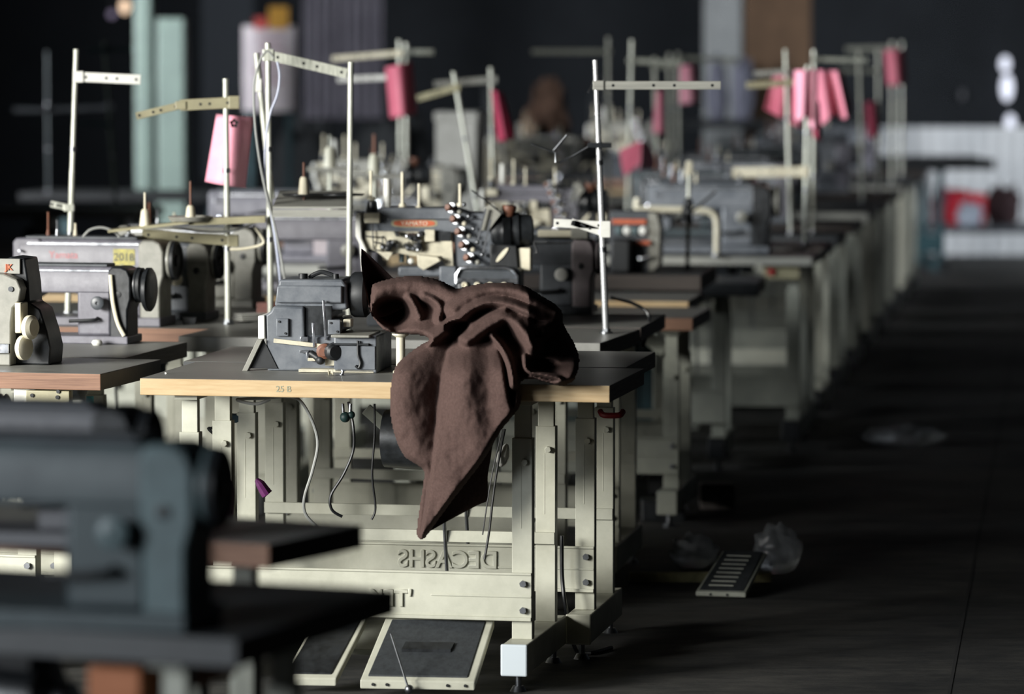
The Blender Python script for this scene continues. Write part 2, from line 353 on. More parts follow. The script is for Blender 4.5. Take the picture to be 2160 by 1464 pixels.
def coverstitch(loc, label, yaw=6, s=1.0, body=GREY, group=None, far=False, brand=True):
    t = thing('coverstitch_machine', label, 'sewing machine', loc, -R(yaw), group); t.scale = (s, s, s)
    K = 4.909*709
    def E(x, y): return ((x-1400)/K, (1424-y)/K)
    def bx(n, a, b, c, d, y0, y1, m, bev=.002, **k):
        x0, z1 = E(a, b); x1, z0 = E(c, d); return MB().box(x0, x1, y0, y1, z0, z1).build(n, m, t, bevel=bev, **k)
    bx('base_box', 150, 960, 1500, 1424, .0, .18, GREYD, .006)
    bx('bed_arm', 480, 800, 1100, 900, .0, .10, GREY, .006)
    bx('pillar_box', 920, 790, 1095, 1000, -.02, .14, GREY, .004)
    pr = [E(*p) for p in ((120, 245), (300, 190), (1050, 190), (1200, 240), (1500, 240), (1500, 900), (1090, 900), (1060, 540), (880, 520), (400, 690), (130, 640))]
    MB().prism(pr, .02, .15).build('arm_housing', body, t, bevel=.006)
    bx('trim_strip', 365, 300, 1360, 312, .014, .022, CHR, .001)
    fp = [E(*p) for p in ((40, 250), (90, 240), (105, 500), (160, 620), (150, 860), (105, 860), (80, 560), (40, 480))]
    MB().prism(fp, -.01, .12).build('face_cover', WHT, t, bevel=.004)
    if brand:
        x, z = E(645, 350); lp = [(x+.062*math.copysign(abs(math.cos(a))**.6, math.cos(a)), z+.0088*math.copysign(abs(math.sin(a))**.6, math.sin(a))) for a in [2*math.pi*i/28 for i in range(28)]]
        MB().prism(lp, .0185, .0205).build('brand_label', ORG, t)
        lp2 = [(x+(a-x)*1.13, z+(b-z)*1.5) for a, b in lp]
        MB().prism(lp2, .0195, .021).build('label_border', YCR, t)
        text_mesh('YAMATO', .017, CRM, t, (x, .018, z-.006), ext=.0003, name='brand_lettering', xs=1.15)
    bp = [E(*p) for p in ((130, 430), (1040, 440), (1060, 790), (960, 790), (940, 690), (620, 690), (430, 650), (370, 740), (250, 640), (130, 600))]
    MB().prism(bp, .008, .021).build('needle_plate_cover', BEIGE, t, bevel=.002)
    bx('cover_block', 765, 410, 870, 535, -.01, .01, BEIGE)
    bx('dark_window', 875, 430, 1030, 530, .004, .009, BLKG, 0)
    m = MB()
    for a, b, c, d in ((140, 485, 310, 495), (215, 350, 225, 620), (320, 480, 325, 620), (230, 545, 320, 560), (240, 625, 330, 635), (440, 440, 560, 460), (590, 540, 600, 620), (620, 455, 640, 560)):
        p = E(a, b); q = E(c, d); MB().tube([(p[0], .004, p[1]), ((p[0]+q[0])/2, -.004, (p[1]+q[1])/2), (q[0], .004, q[1])], .0022, n=6).build('thread_wire', BLK, t)

    m = MB(); rr = random.Random(3)
    for i in range(16):
        p = E(rr.uniform(330, 780), rr.uniform(450, 620)); m.lathe((p[0], .008, p[1]), (rr.uniform(-.3, .3), -1, 0), [(rr.uniform(.004, .01), 0), (rr.uniform(.004, .01), rr.uniform(.008, .025)), (.003, .03)], 12)
    m.build('needle_linkage', [STEEL], t)
    m = MB()
    for a, b, r_ in ((690, 590, .013), (400, 560, .012), (380, 610, .01), (730, 455, .008)):
        p = E(a, b); m.lathe((p[0], .006, p[1]), (0, -1, 0), [(r_, 0), (r_, .02), (r_*.5, .024)], 14)
    m.build('black_couplings', BLK, t)
    m = MB().cyl((E(500, 0)[0], .05, E(0, 760)[1]), (E(500, 0)[0], .05, E(0, 670)[1]), .008, n=12)
    m.cyl((E(560, 0)[0], .06, E(0, 770)[1]), (E(560, 0)[0], .06, E(0, 670)[1]), .004, n=8).build('presser_bar', TEALL, t)
    MB().sphere((E(610, 0)[0], .02, E(0, 745)[1]), .0095).build('lever_ball', WHT, t)
    dp = [E(*p) for p in ((690, 670), (900, 690), (940, 730), (760, 830), (700, 790))]
    MB().prism(dp, -.03, .03).build('cutter_guard', BEIGE, t, bevel=.002)
    # tension tree
    rr = random.Random(11)
    for i, (a, b) in enumerate(((1060, 200), (1110, 320), (1160, 450), (1200, 590), (1250, 720))):
        p = E(a, b)
        m = MB().lathe((p[0], .02, p[1]), (-.35, -1, .25), [(.006, 0), (.016, .006), (.016, .009), (.007, .013), (.015, .018), (.015, .021)], 18)
        m.lathe((p[0]-.008, -.012, p[1]+.004), (-.35, -1, .25), [(.009, 0), (.012, .014), (.008, .022)], 14, mi=1)
        m.sphere((p[0]+.02, -.01, p[1]-.008), .008, mi=2).sphere((p[0]+.032, .0, p[1]+.014), .007, mi=0)
        m.build('tension_disc', [STEEL, RUST, BEIGE if i % 2 else GREYL], t)
    m = MB().bar((E(1320, 0)[0], -.02, E(0, 520)[1]), (E(1405, 0)[0], -.02, E(0, 190)[1]), .006, .006)
    m.bar((E(1380, 0)[0], -.03, E(0, 640)[1]), (E(1460, 0)[0], -.03, E(0, 300)[1]), .006, .006).build('guide_rods', STEEL, t)
    pp = [E(*p) for p in ((1330, 420), (1400, 170), (1480, 130), (1560, 250), (1430, 420))]
    MB().prism(pp, -.005, .0).build('slanted_plate', GREYL, t, bevel=.001)
    MB().tube([(E(1250, 0)[0], .0, E(0, 0)[1]), (E(1400, 0)[0], -.004, E(0, 110)[1]), (E(1560, 0)[0], -.008, E(0, 235)[1])], .002, n=6).build('antenna_wire', BLC, t)
    mo = MB().lathe((E(1430, 0)[0], .05, E(0, 440)[1]), (1, .1, .03), [(.03, 0), (.045, .004), (.05, .02), (.052, .045), (.056, .05), (.056, .085), (.05, .09), (.045, .125), (.03, .13)], 30)
    for i in range(7): mo.lathe((E(1560+i*12, 0)[0], .05, E(0, 440)[1]), (1, .1, .03), [(.058, 0), (.06, .001), (.058, .002)], 30)
    mo = mo.build('motor', BLKG, t)
    ap = [E(*p) for p in ((1440, 560), (1720, 570), (1740, 810), (1440, 800))]
    MB().prism(ap, .0, .09).build('motor_mount', BLK, t, bevel=.004)
    ep = [(E(1570, 0)[0]+.016*math.cos(a)+.009*math.sin(a), E(0, 670)[1]+.0*math.cos(a)+.018*math.sin(a)+.012*math.cos(a)) for a in [2*math.pi*i/20 for i in range(20)]]
    MB().prism(ep, -.004, .0).build('oval_badge', CRM, t)
    bx('brake_block', 1730, 600, 1865, 840, .01, .07, CRM, .004)
    MB().lathe((E(1625, 0)[0], .03, E(0, 280)[1]), (.1, 0, 1), [(.014, 0), (.016, .01), (.02, .018), (.022, .03), (.02, .034)], 20).build('top_knob', RUST, t)
    m = MB().box(E(1890, 0)[0], E(2030, 0)[0], .02, .026, E(0, 545)[1], E(0, 525)[1]).tube([(E(1895, 0)[0], .02, E(0, 540)[1]), (E(1925, 0)[0], .02, E(0, 640)[1]), (E(1890, 0)[0], .02, E(0, 665)[1])], .003)
    m.build('side_hook', BLK, t)
    # guard handle with four knobs
    hp = [(1110, 960), (1110, 870), (1150, 805), (1230, 795), (1620, 795), (1700, 820), (1745, 880), (1740, 950)]
    MB().tube([(E(a, 0)[0], -.05, E(0, b)[1]) for a, b in hp], .0055, smooth=False).bar((E(1120, 0)[0], -.05, E(0, 925)[1]), (E(1740, 0)[0], -.05, E(0, 925)[1]), .012, .011).build('guard_handle', CHR, t)
    bx('knob_panel', 1105, 800, 1770, 1300, -.045, .10, GREYD, .01)
    for a in (1195, 1325, 1460, 1605):
        p = E(a, 975)
        MB().lathe((p[0], -.045, p[1]), (0, -1, 0), [(.009, 0), (.009, .012), (.006, .014), (.003, .010)], 16).build('panel_knob', CRM, t)
    bx('thread_block', 130, 240, 290, 345, -.005, .02, BEIGE)
    m = MB().lathe((E(200, 0)[0], .03, E(0, 235)[1]), (0, 0, 1), [(.02, 0), (.016, .012), (.014, .03), (.006, .035)], 16)
    m.build('top_tensioner', BLKG, t)
    for a, b, c in ((345, -110, 170), (505, -180, 170), (680, -60, 195), (1110, -60, 165), (175, -190, 100)):
        m = MB().cyl((E(a, 0)[0], .06, E(0, c)[1]), (E(a, 0)[0], .06, E(0, b)[1]), .0045 if a != 345 else .011, n=10)
        m.cyl((E(a, 0)[0], .06, E(0, c+15)[1]), (E(a, 0)[0], .06, E(0, c-20)[1]), .012, .009, n=12)
        m.build('thread_pin', CRM if a != 345 else WHT, t)
    return t

# ------------------------------------------------------------------ thread stands
def cone(mb, x, y, z, s=1.0, pin=.10, mi=0):
    mb.lathe((x, y, z), (0, 0, 1), [(.017*s, 0), (.012*s, .045*s), (.008*s, .052*s)], 16, mi)
    return mb
def stand(label, top, low, D, arms=(), r=.0085, m=POLE, z=.78, name='thread_stand', group=None, joint=True, cap=True):
    (xt, yt), (xl, yl) = top, low
    yb = ytab(D, z); k = (xt-xl)/(yt-yl) if yt != yl else 0
    xb = xl + k*(yb-yl)
    b = P(xb, yb, D); t_ = P(xt, yt, D)
    t = thing(name, label, 'thread stand', b, 0, group)
    tp = t_-b
    MB().cyl((0, 0, 0), tp*.55, r*1.12, n=14).cyl(tp*.54, tp, r, n=14).build('pole', m, t)
    MB().cyl((0, 0, 0), (0, 0, .006), r*2.2, n=16).cyl((0, 0, .006), (0, 0, .014), r*1.6, n=6).build('base_nut', STEEL, t)
    if cap: MB().cyl(tp*.985, tp*1.004, r*1.05, n=14).build('tip_cap', m, t)
    for ar in arms:
        (ax, ay), (bx_, by), hpx = ar[:3]; mm = ar[3] if len(ar) > 3 else m
        a = P(ax, ay, D)-b; c = P(bx_, by, D)-b; a.y -= r*1.0; c.y -= r*1.0
        h = hpx*D/FP
        mb = MB().bar(a, c, .003, h)
        u = (c-a).normalized(); w = u.cross(Vector((0, 1, 0)))
        for sg in (-1, 1): mb.bar(a+w*h/2*sg+Vector((0, .006, 0)), c+w*h/2*sg+Vector((0, .006, 0)), .012, .0022)
        for f in (.12, .45, .62, .93):
            q = a+(c-a)*f; mb.cyl(q+Vector((0, -.001, 0)), q+Vector((0, -.0025, 0)), .0045, n=10, mi=1)
        ob = mb.build('thread_arm', [mm, BLK], t, bevel=.0006, smooth=False)
        MB().box(a.x-r*1.9, a.x+r*1.9, -r*1.7, r*1.7, a.z-h*.62, a.z+h*.62).build('clamp', mm, t, bevel=.002, smooth=False)
    if joint:
        for f in (.3, .62): MB().cyl(tp*f, tp*(f+.018), r*1.35, n=16).build('collar', STEEL, t)
    return t, b
def sheet(label, TL, TR, BR, BL, D, amp=.03, m=PNK, n=14, fold=0.0, group=None, hole=False, name='pink_sheet', phase=0, frill=0):
    c = P((TL[0]+TR[0])/2, (TL[1]+TR[1])/2, D)
    vs = []; k = 12
    for j in range(k+1):
        v = j/k
        for i in range(n+1):
            u = i/n
            x = (TL[0]*(1-u)+TR[0]*u)*(1-v)+(BL[0]*(1-u)+BR[0]*u)*v
            y = (TL[1]*(1-u)+TR[1]*u)*(1-v)+(BL[1]*(1-u)+BR[1]*u)*v
            y += frill*math.sin(u*math.pi*3+phase)*v
            d = -amp*math.sin(math.pi*min(1, max(0, u)))*(.75+.25*v)+fold*math.sin(u*math.pi*4+phase)*(.3+.7*v)
            p = P(x, y, D)-c; vs.append((p.x, p.y+d, p.z))
    fs = [(j*(n+1)+i, j*(n+1)+i+1, (j+1)*(n+1)+i+1, (j+1)*(n+1)+i) for j in range(k) for i in range(n)]
    o = MB().add(vs, fs).build(name, m); o.location = c
    s = o.modifiers.new('thickness', 'SOLIDIFY'); s.thickness = .0012
    tag(o, label, 'sheet', group)
    return o

# ================================================================== SETTING
def floor_mat():
    m = bpy.data.materials.new('worn_concrete'); m.use_nodes = True
    nt = m.node_tree; N = nt.nodes; L = nt.links; b = N['Principled BSDF']
    tc = N.new('ShaderNodeTexCoord')
    n1 = N.new('ShaderNodeTexNoise'); n1.inputs['Scale'].default_value = 1.3; n1.inputs['Detail'].default_value = 8; n1.inputs['Roughness'].default_value = .7
    n2 = N.new('ShaderNodeTexNoise'); n2.inputs['Scale'].default_value = 14; n2.inputs['Detail'].default_value = 8; n2.inputs['Roughness'].default_value = .75
    mp = N.new('ShaderNodeMapping'); mp.inputs['Rotation'].default_value = (0, 0, R(7.5)); mp.inputs['Scale'].default_value = (.35, 1.0, 1)
    L.new(tc.outputs['Object'], n1.inputs['Vector']); L.new(tc.outputs['Object'], mp.inputs['Vector']); L.new(mp.outputs['Vector'], n2.inputs['Vector'])
    mx = N.new('ShaderNodeMath'); mx.operation = 'MULTIPLY'; L.new(n1.outputs['Fac'], mx.inputs[0]); L.new(n2.outputs['Fac'], mx.inputs[1])
    cr = N.new('ShaderNodeValToRGB'); cr.color_ramp.elements[0].position = .14; cr.color_ramp.elements[1].position = .42
    cr.color_ramp.elements[0].color = rgb(0x26282a); cr.color_ramp.elements[1].color = rgb(0x565450)
    L.new(mx.outputs[0], cr.inputs['Fac']); L.new(cr.outputs['Color'], b.inputs['Base Color'])
    b.inputs['Roughness'].default_value = .75; b.inputs['Specular IOR Level'].default_value = .25
    bp = N.new('ShaderNodeBump'); bp.inputs['Strength'].default_value = .5; bp.inputs['Distance'].default_value = .01
    L.new(n2.outputs['Fac'], bp.inputs['Height']); L.new(bp.outputs['Normal'], b.inputs['Normal'])
    return m
FLOOR = floor_mat()
XL, XR, YF, YB, ZC = -7.0, 8.5, -2.5, 34.0, 5.5
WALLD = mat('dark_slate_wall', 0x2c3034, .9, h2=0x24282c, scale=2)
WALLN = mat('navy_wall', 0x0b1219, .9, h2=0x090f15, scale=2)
CORR = mat('white_corrugated_sheet', 0xe2e4e6, .55, h2=0xcdd0d3, scale=3)
GREENC = mat('pale_green_paint', 0x5f6f68, .6, h2=0x52605b, scale=3)
CONC = mat('grey_paint', 0x8f9394, .7, h2=0x7d8182, scale=3)
CURT = mat('grey_curtain', 0x55535c, .9, h2=0x47454e, scale=4)
struct('floor', MB().box(XL, XR, YF, YB, -.1, 0), FLOOR, smooth=False)
struct('ceiling', MB().box(XL, XR, YF, YB, ZC, ZC+.1), WALLD, smooth=False)
struct('wall_right', MB().box(XR, XR+.15, YF, 26, 0, ZC).box(XR, XR+.15, 28, YB, 0, ZC).box(XR, XR+.15, 26, 28, 0, 1.4).box(XR, XR+.15, 26, 28, 3.8, ZC), WALLD, smooth=False)  # far opening added for the unseen lamp that brightens the partition
struct('wall_front', MB().box(XL, XR, YF-.15, YF, 0, ZC), WALLD, smooth=False)
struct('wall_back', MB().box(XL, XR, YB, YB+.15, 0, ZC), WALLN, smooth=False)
# left wall with window openings
WIN = [(1.0, 3.4), (5.4, 8.8), (13.0, 15.2), (20.2, 22.8)]  # first opening added to go with the extra foreground lamp
m = MB(); prev = YF
m.box(XL-.15, XL, YF, YB, 0, 1.2).box(XL-.15, XL, YF, YB, 3.9, ZC)
for a, b in WIN: m.box(XL-.15, XL, prev, a, 1.2, 3.9); prev = b
m.box(XL-.15, XL, prev, YB, 1.2, 3.9)
struct('wall_left', m, WALLD, smooth=False)
for i, (a, b) in enumerate(WIN):
    m = MB()
    for y in (a, a+(b-a)/3, a+2*(b-a)/3, b-.05): m.box(XL-.12, XL-.04, y, y+.05, 1.2, 3.9)
    for zz in (1.2, 2.5, 3.85): m.box(XL-.12, XL-.04, a, b, zz, zz+.05)
    struct('window_%d' % (i+1), m, CONC, smooth=False)
# floor expansion joints
m = MB(); JD = mat('joint_shadow_gap', 0x101112, .9)  # strips in the dark colour of the joints
for x0 in (.62, 1.12):
    m.add([(x0-.004+0, 7, .001), (x0+.004, 7, .001), (x0+.004+math.tan(R(7.5))*20, 27, .001), (x0-.004+math.tan(R(7.5))*20, 27, .001)], [(0, 1, 2, 3)])
m.add([(.3, 12.49, .001), (.3, 12.50, .001), (6, 11.76, .001), (6, 11.75, .001)], [(0, 1, 2, 3)])
struct('trim_1', m, JD, smooth=False)

# back of the hall
m = MB(); x = 2.1; up = True
z1 = P(2000, 268, 31.5).z
while x < 6.4:
    m.box(x, x+.05, 31.5-(.02 if up else 0), 31.53, 0, z1); x += .05; up = not up
tag(m.build('corrugated_partition', CORR, smooth=False), 'low white corrugated partition along the far right wall', 'partition')
# columns and panels standing at the far end
def bgbox(name, label, cat, x0, x1, y0, y1, D, th, m, zb=0, bevel=.01, parts=None):
    a = P(x0, y1, D); b = P(x1, y0, D)
    z0 = zb if zb is not None else a.z
    o = MB().box(a.x-(a.x+b.x)/2, b.x-(a.x+b.x)/2, 0, th, 0, b.z-z0).build(name, m, bevel=bevel, smooth=False)
    o.location = ((a.x+b.x)/2, D, z0); tag(o, label, cat); return o
def colm(name, label, x0, x1, D, m, th=.3, top=ZC, cat='column'):
    a = P(x0, 100, D); b = P(x1, 100, D)
    o = MB().box(-(b.x-a.x)/2, (b.x-a.x)/2, 0, th, 0, top).build(name, m, bevel=.02, smooth=False)
    o.location = ((a.x+b.x)/2, D, 0); tag(o, label, cat); return o
colm('steel_column', 'pale green steel column at far left behind the thread stands, the left one of the pair', 283, 320, 26, GREENC)
bgbox('locker', 'pale green narrow locker standing right of the far left green column', 'locker', 333, 388, 38, 560, 26, .35, GREENC, zb=0)
colm('grey_column', 'pale grey column behind the pink sheets on the right rows', 1487, 1565, 30, CONC)
bgbox('wooden_board', 'brown wooden board standing upright right of the pale grey column', 'board', 1569, 1712, -60, 560, 29.6, .04, CARD)
m = MB()
a = P(640, 100, 30); b = P(808, 100, 30); n = 26
for i in range(n):
    xx = a.x+(b.x-a.x)*i/n; ww = (b.x-a.x)/n
    m.cyl((xx+ww/2, 30+.02*math.sin(i*1.9), P(0, 250, 30).z), (xx+ww/2, 30+.02*math.sin(i*1.9), 4.2), ww*.62, n=10)
tag(m.build('curtain', CURT), 'grey hanging curtain left of centre at the far end', 'curtain')
m = MB(); a = P(395, 100, 29); b = P(510, 100, 29)
for i in range(14):
    xx = a.x+(b.x-a.x)*i/14; ww = (b.x-a.x)/14
    m.cyl((xx+ww/2, 30.4, .6), (xx+ww/2, 30.4, 4.2), ww*.6, n=8)
tag(m.build('curtain', mat('dark_curtain', 0x23282e, .9)), 'dark slate curtain between the green locker and the poster', 'curtain')
# poster on a stand
a = P(513, 215, 27); b = P(622, 55, 27)
t = thing('poster_board', 'white notice poster with red and yellow top at far left of centre', 'poster', ((a.x+b.x)/2, 27, 0))
w = (b.x-a.x)/2
POST = mat('poster_paper', 0xc9c2c6, .7, h2=0xb7b0b6, scale=5)
MB().box(-w, w, 0, .02, P(0, 235, 27).z, b.z).build('paper', POST, t, smooth=False)
MB().box(-w*.55, -.01, -.004, .0, b.z-.02, P(0, 36, 27).z).build('red_header', mat('red_print_ink', 0xa8403c, .7), t, smooth=False)
MB().box(.0, w*.75, -.004, .0, b.z-.02, P(0, 14, 27).z).build('yellow_header', mat('yellow_print_ink', 0xc09038, .7), t, smooth=False)
m = MB(); rr = random.Random(5)
for i in range(5): m.box(rr.uniform(-w*.6, -.05), rr.uniform(.02, w*.7), -.004, 0, P(0, 88+i*22, 27).z, P(0, 80+i*22, 27).z)
m.build('printed_lines', mat('pinkish_print', 0x9a7a86, .7), t, smooth=False)
m = MB().box(-w+.02, -w+.06, .02, .06, 0, b.z).box(w-.06, w-.02, .02, .06, 0, b.z).build('support_post', FTL, t, smooth=False)
# broken window holes: bright lamps of daylight in the far right wall
GLOW = bpy.data.materials.new('daylight_gap'); GLOW.use_nodes = True
g = GLOW.node_tree.nodes['Principled BSDF']; g.inputs['Emission Color'].default_value = (.82, .86, 1, 1); g.inputs['Emission Strength'].default_value = 1.5; g.inputs['Base Color'].default_value = (0, 0, 0, 1)
for i, (gx, gy, rw, rh, st) in enumerate(((2120, 135, 10, 16, 0), (2124, 185, 12, 28, 0), (2131, 258, 10, 16, 0), (2030, 200, 5, 10, 0), (263, 14, 10, 15, 1), (236, 30, 8, 8, 2))):
    D = 33.95 if i < 4 else 30.0; p = P(gx, gy, D); k = D/FP
    mm = GLOW
    if st:
        mm = GLOW.copy(); mm.node_tree.nodes['Principled BSDF'].inputs['Emission Color'].default_value = (1, .72, .5, 1) if st == 1 else (.6, .5, .75, 1)
        mm.node_tree.nodes['Principled BSDF'].inputs['Emission Strength'].default_value = 1.5 if st == 1 else .35
    if i == 3:
        mm = GLOW.copy(); mm.node_tree.nodes['Principled BSDF'].inputs['Emission Strength'].default_value = .08
    pts = [(math.cos(q*math.pi/8)*rw*k, math.sin(q*math.pi/8)*rh*k) for q in range(16)]
    if i < 4:
        o = MB().prism(pts, -.01, .01).build('window_%d' % (i+6), mm, smooth=False); o.location = p; o['kind'] = 'structure'
    else:
        t = thing('hanging_lamp', ['small warm lit lamp hanging high at far left', 'dim violet lamp hanging left of the warm lamp'][i-4], 'lamp', (p.x, p.y, ZC))
        MB().sphere((0, 0, p.z-ZC), rw*k, sc=(1, 1, rh/rw)).build('bulb', mm, t)
        MB().cyl((0, 0, 0), (0, 0, p.z-ZC+rh*k), .006, n=8).build('flex', BLC, t)
        MB().cyl((0, 0, 0), (0, 0, -.03), .04, n=12).build('ceiling_rose', BLK, t)

# ================================================================== TABLES, nearest first
A = dict
T = []
def tb(label, px, py, z, **k):
    o = table_px(px, py, z, label, **k); T.append(o); return o
# foreground
FG = tb('dark blurred table in the near left corner, nearest of all', 500, 1350, .76, yaw=21, L=1.1, dep=.62, edge=LAMD, top=LAMD, legx=(.14, .95), frame=FRG, legw=.05, pedal=False)
dr = MB().box(-.275, -.185, .05, .4, .64, .70).build('drawer', [mat('orange_wood', 0x9a5a30, .6, h2=0x82481f, scale=6, stretch=(1, 1, 10))], FG, bevel=.004, smooth=False, label='small orange wooden drawer')
tb('blurred brown-edged table behind the nearest dark table', 567, 1149, .76, yaw=27, L=.95, dep=.34, edge=PLY, top=LAM, legx=(.2, .85), frame=FRG, pedal=False, motor=False)
# left column
t2 = tb('brown plywood-edged table at left, left of the pine-edged table', 212, 789, .78, yaw=13.5, L=1.2, dep=.50, edge=PLY, side=BLK)  # black side paints in the shade on the right face
tb('grey-topped table directly behind the brown plywood-edged table at left', 263, 755, .78, yaw=12, L=1.2, dep=.60, edge=PLYD)
tb('table with striped brown and yellow edge under the stickered sewing machine', 443, 694, .78, yaw=12, dep=.55, edge=PLY, side=BLK)  # right face coloured black to stand for its shaded side
# main column
MAIN = tb('main sewing table with pale pine front edge under the brown cloth', 1286, 813.5, .78, yaw=10.8, L=1.215, dep=.55, edge=PINE, legx=(.236, 1.105))
B2 = table(.300, 11.20, .78, 'dark table pushed against the back of the pine-edged table', yaw=10, L=1.2, dep=.55, edge=LAMD, top=LAM, pedal=True, legx=(.12, 1.045))
tb('grey table on which the tall bright leaning thread pole stands', 1266, 724, .78, yaw=13, L=1.25, dep=.58, edge=LAM, top=LAM, th=.045, legx=(.22, .94))
p = P(1348, ytab(12.68), 12.68)
table(.385, 12.70, .78, 'grey table behind the one with the tall bright thread pole', yaw=9, dep=.6, edge=PLYD, legx=(.10, 1.0))
# blocks under the next table
tb('low brown-edged table at the aisle, its legs standing on blocks', 1461, 671, .705, yaw=9, dep=.55, edge=PLY, frame=FRG, legx=(.08, 1.0))
tb('low table with short yellow pine edge beside the aisle', 1452, 636, .72, yaw=8, dep=.55, edge=PINE, th=.038, frame=FRG, legx=(.10, 1.0), lite=True)
tb('dark brown thick-edged table just above the yellow pine edge', 1478, 581, .784, yaw=8, dep=.62, th=.055, edge=PLYD, top=LAMD, frame=FTL, legx=(.25, 1.0), lite=True)
tb('dark low table reaching further into the aisle than the thick-edged one', 1598, 598, .71, yaw=7, dep=.5, th=.05, edge=LAMD, top=LAMD, frame=FRG, legx=(.15, 1.05), lite=True)
T9 = tb('pale-edged table with yellow switch box in the right row', 1713, 543, .77, yaw=9, L=1.25, dep=.55, th=.033, edge=PALE, top=LAMD, frame=FRG, legx=(.08, 1.05), lite=True)
sw = MB().box(-.20, -.05, .03, .09, .68, .737).build('switch_box', YCR, T9, bevel=.004, smooth=False, label='yellow switch box')
MB().cyl((-.165, .03, .71), (-.165, .022, .71), .014, n=14).build('switch_button', mat('red_button', 0x9a3030, .4), sw)
def XA(D): return 1.175+(D-16.7)*.14
def XB(D): return min(XA(D)-1.3, -.57+(D-16)*.3) if D >= 16 else -.894+(D-12.63)*.1
ordn = ['first', 'second', 'third', 'fourth', 'fifth', 'sixth', 'seventh', 'eighth', 'ninth', 'tenth', 'eleventh', 'twelfth']
proto = {}
def far_copy(key, maker, loc, rz, label, group):
    """first of a kind is built, repeats are copies of it with copies of its parts and sub-parts"""
    if key not in proto:
        o = maker(); proto[key] = o
    else:
        s = proto[key]; o = s.copy(); COL.objects.link(o)
        for ch in list(s.children):
            c = ch.copy(); COL.objects.link(c); c.parent = o
            for g2 in ch.children:
                d = g2.copy(); COL.objects.link(d); d.parent = c
    o.location = loc; o.rotation_euler = (0, 0, rz); o['label'] = label; o['group'] = group
    return o
AD = [17.32, 18.2, 19.4, 20.6, 21.8, 23.0, 24.2, 25.4, 26.6]
for i, D in enumerate(AD):
    e = [PALE, LAMD, PLYD][i % 3]
    far_copy('tA%d' % (i % 3), lambda: table(0, 0, .78, '', L=1.15, edge=e, top=LAMD, frame=[FRG, FRM, FRG][i % 3], lite=True, legx=(.09, 1.0)), (XA(D), D, 0), -R(9),
             '%s %s table behind the switch-box table in the right row' % (ordn[i], ['pale-edged', 'dark', 'brown-edged'][i % 3]), 'tables of the right row')
BDs = [13.25, 14.2, 14.9, 16.02, 16.8, 17.9, 19.0, 20.1, 21.2, 22.4, 23.6, 25.0]
for i, D in enumerate(BDs):
    e = [PLY, PALE, PINE][(i+1) % 3]
    far_copy('tB%d' % (i % 3), lambda: table(0, 0, .78, '', L=1.15, edge=e, top=LAM, frame=FRM, lite=True, legx=(.12, 1.0)), (XB(D), D, 0), -R(9),
             '%s table behind the stickered machine in the middle row' % ordn[i], 'tables of the middle row')
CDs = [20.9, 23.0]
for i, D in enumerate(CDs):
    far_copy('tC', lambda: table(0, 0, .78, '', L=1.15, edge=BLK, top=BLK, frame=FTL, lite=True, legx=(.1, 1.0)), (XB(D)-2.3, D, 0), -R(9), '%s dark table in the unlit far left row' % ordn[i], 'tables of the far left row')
# far black table at right
bt = table(P(2098, 336, 28.5).x, 28.5, P(2098, 336, 28.5).z, 'long black cutting table before the white corrugated partition', yaw=-4, L=1.2, dep=.9, th=.07, edge=BLK, top=BLK, frame=FTL, legx=(.35, 1.1), motor=False, pedal=False, lite=True)

# ================================================================== MACHINES
def at(px, py, z, dy=0): 
    p = Pz(px, py, z); p.y += dy; return p
overlock(at(560, 783, .78), 'grey overlock machine standing on the pine-edged table left of the brown cloth', yaw=8)
coverstitch(at(1025, 690, .78), 'coverstitch machine with orange oval label and tree of tension discs behind the cloth', yaw=5)
mm2 = lockstitch(at(272, 727, .78), 'grey sewing machine with black pulleys at left, in front of the stickered one', yaw=12, s=.80, arm=GREYV, case=BLKG, pins=False, wheel=BLK, dial=GREYD)
MB().lathe((.034, .088, .19), (1, 0, 0), [(.02, 0), (.07, .002), (.078, .008), (.078, .02), (.07, .026), (.02, .026)], 32).build('second_pulley', BLKG, mm2)
MB().tube([(-.07, .015, .245), (-.062, .01, .16), (-.045, .01, .08), (-.02, .01, .03)], .008).build('belt', CRM, mm2)
lockstitch(at(341, 690, .78), 'grey sewing machine with yellow number sticker and pinkish script on its arm', yaw=12, s=.95, sticker=True)
lockstitch(at(437, 676, .78), 'sewing machine directly behind the stickered one, with light grey casing', yaw=12, s=.86, arm=GREY, case=GREYL, dial=CRM, pins=False)
lockstitch(P(536, ytab(13.6), 13.6), 'sewing machine under the bent wire arm, second behind the stickered one', yaw=12, s=.93, arm=GREYL, case=GREYL, pins=True)
# cream guide bar lying on top of the dark grey machine
gb_ = thing('guide_bar', 'cream slotted bar lying on the sewing machine right of the coverstitch machine', 'bar', P(1185, 500, 13.3), -R(9))
MB().box(-.075, .075, -.012, .02, .0, .022).build('bar', CRM, gb_, bevel=.004)
MB().box(.03, .085, -.016, .024, -.006, .03).build('end_bracket', GREYL, gb_, bevel=.004)
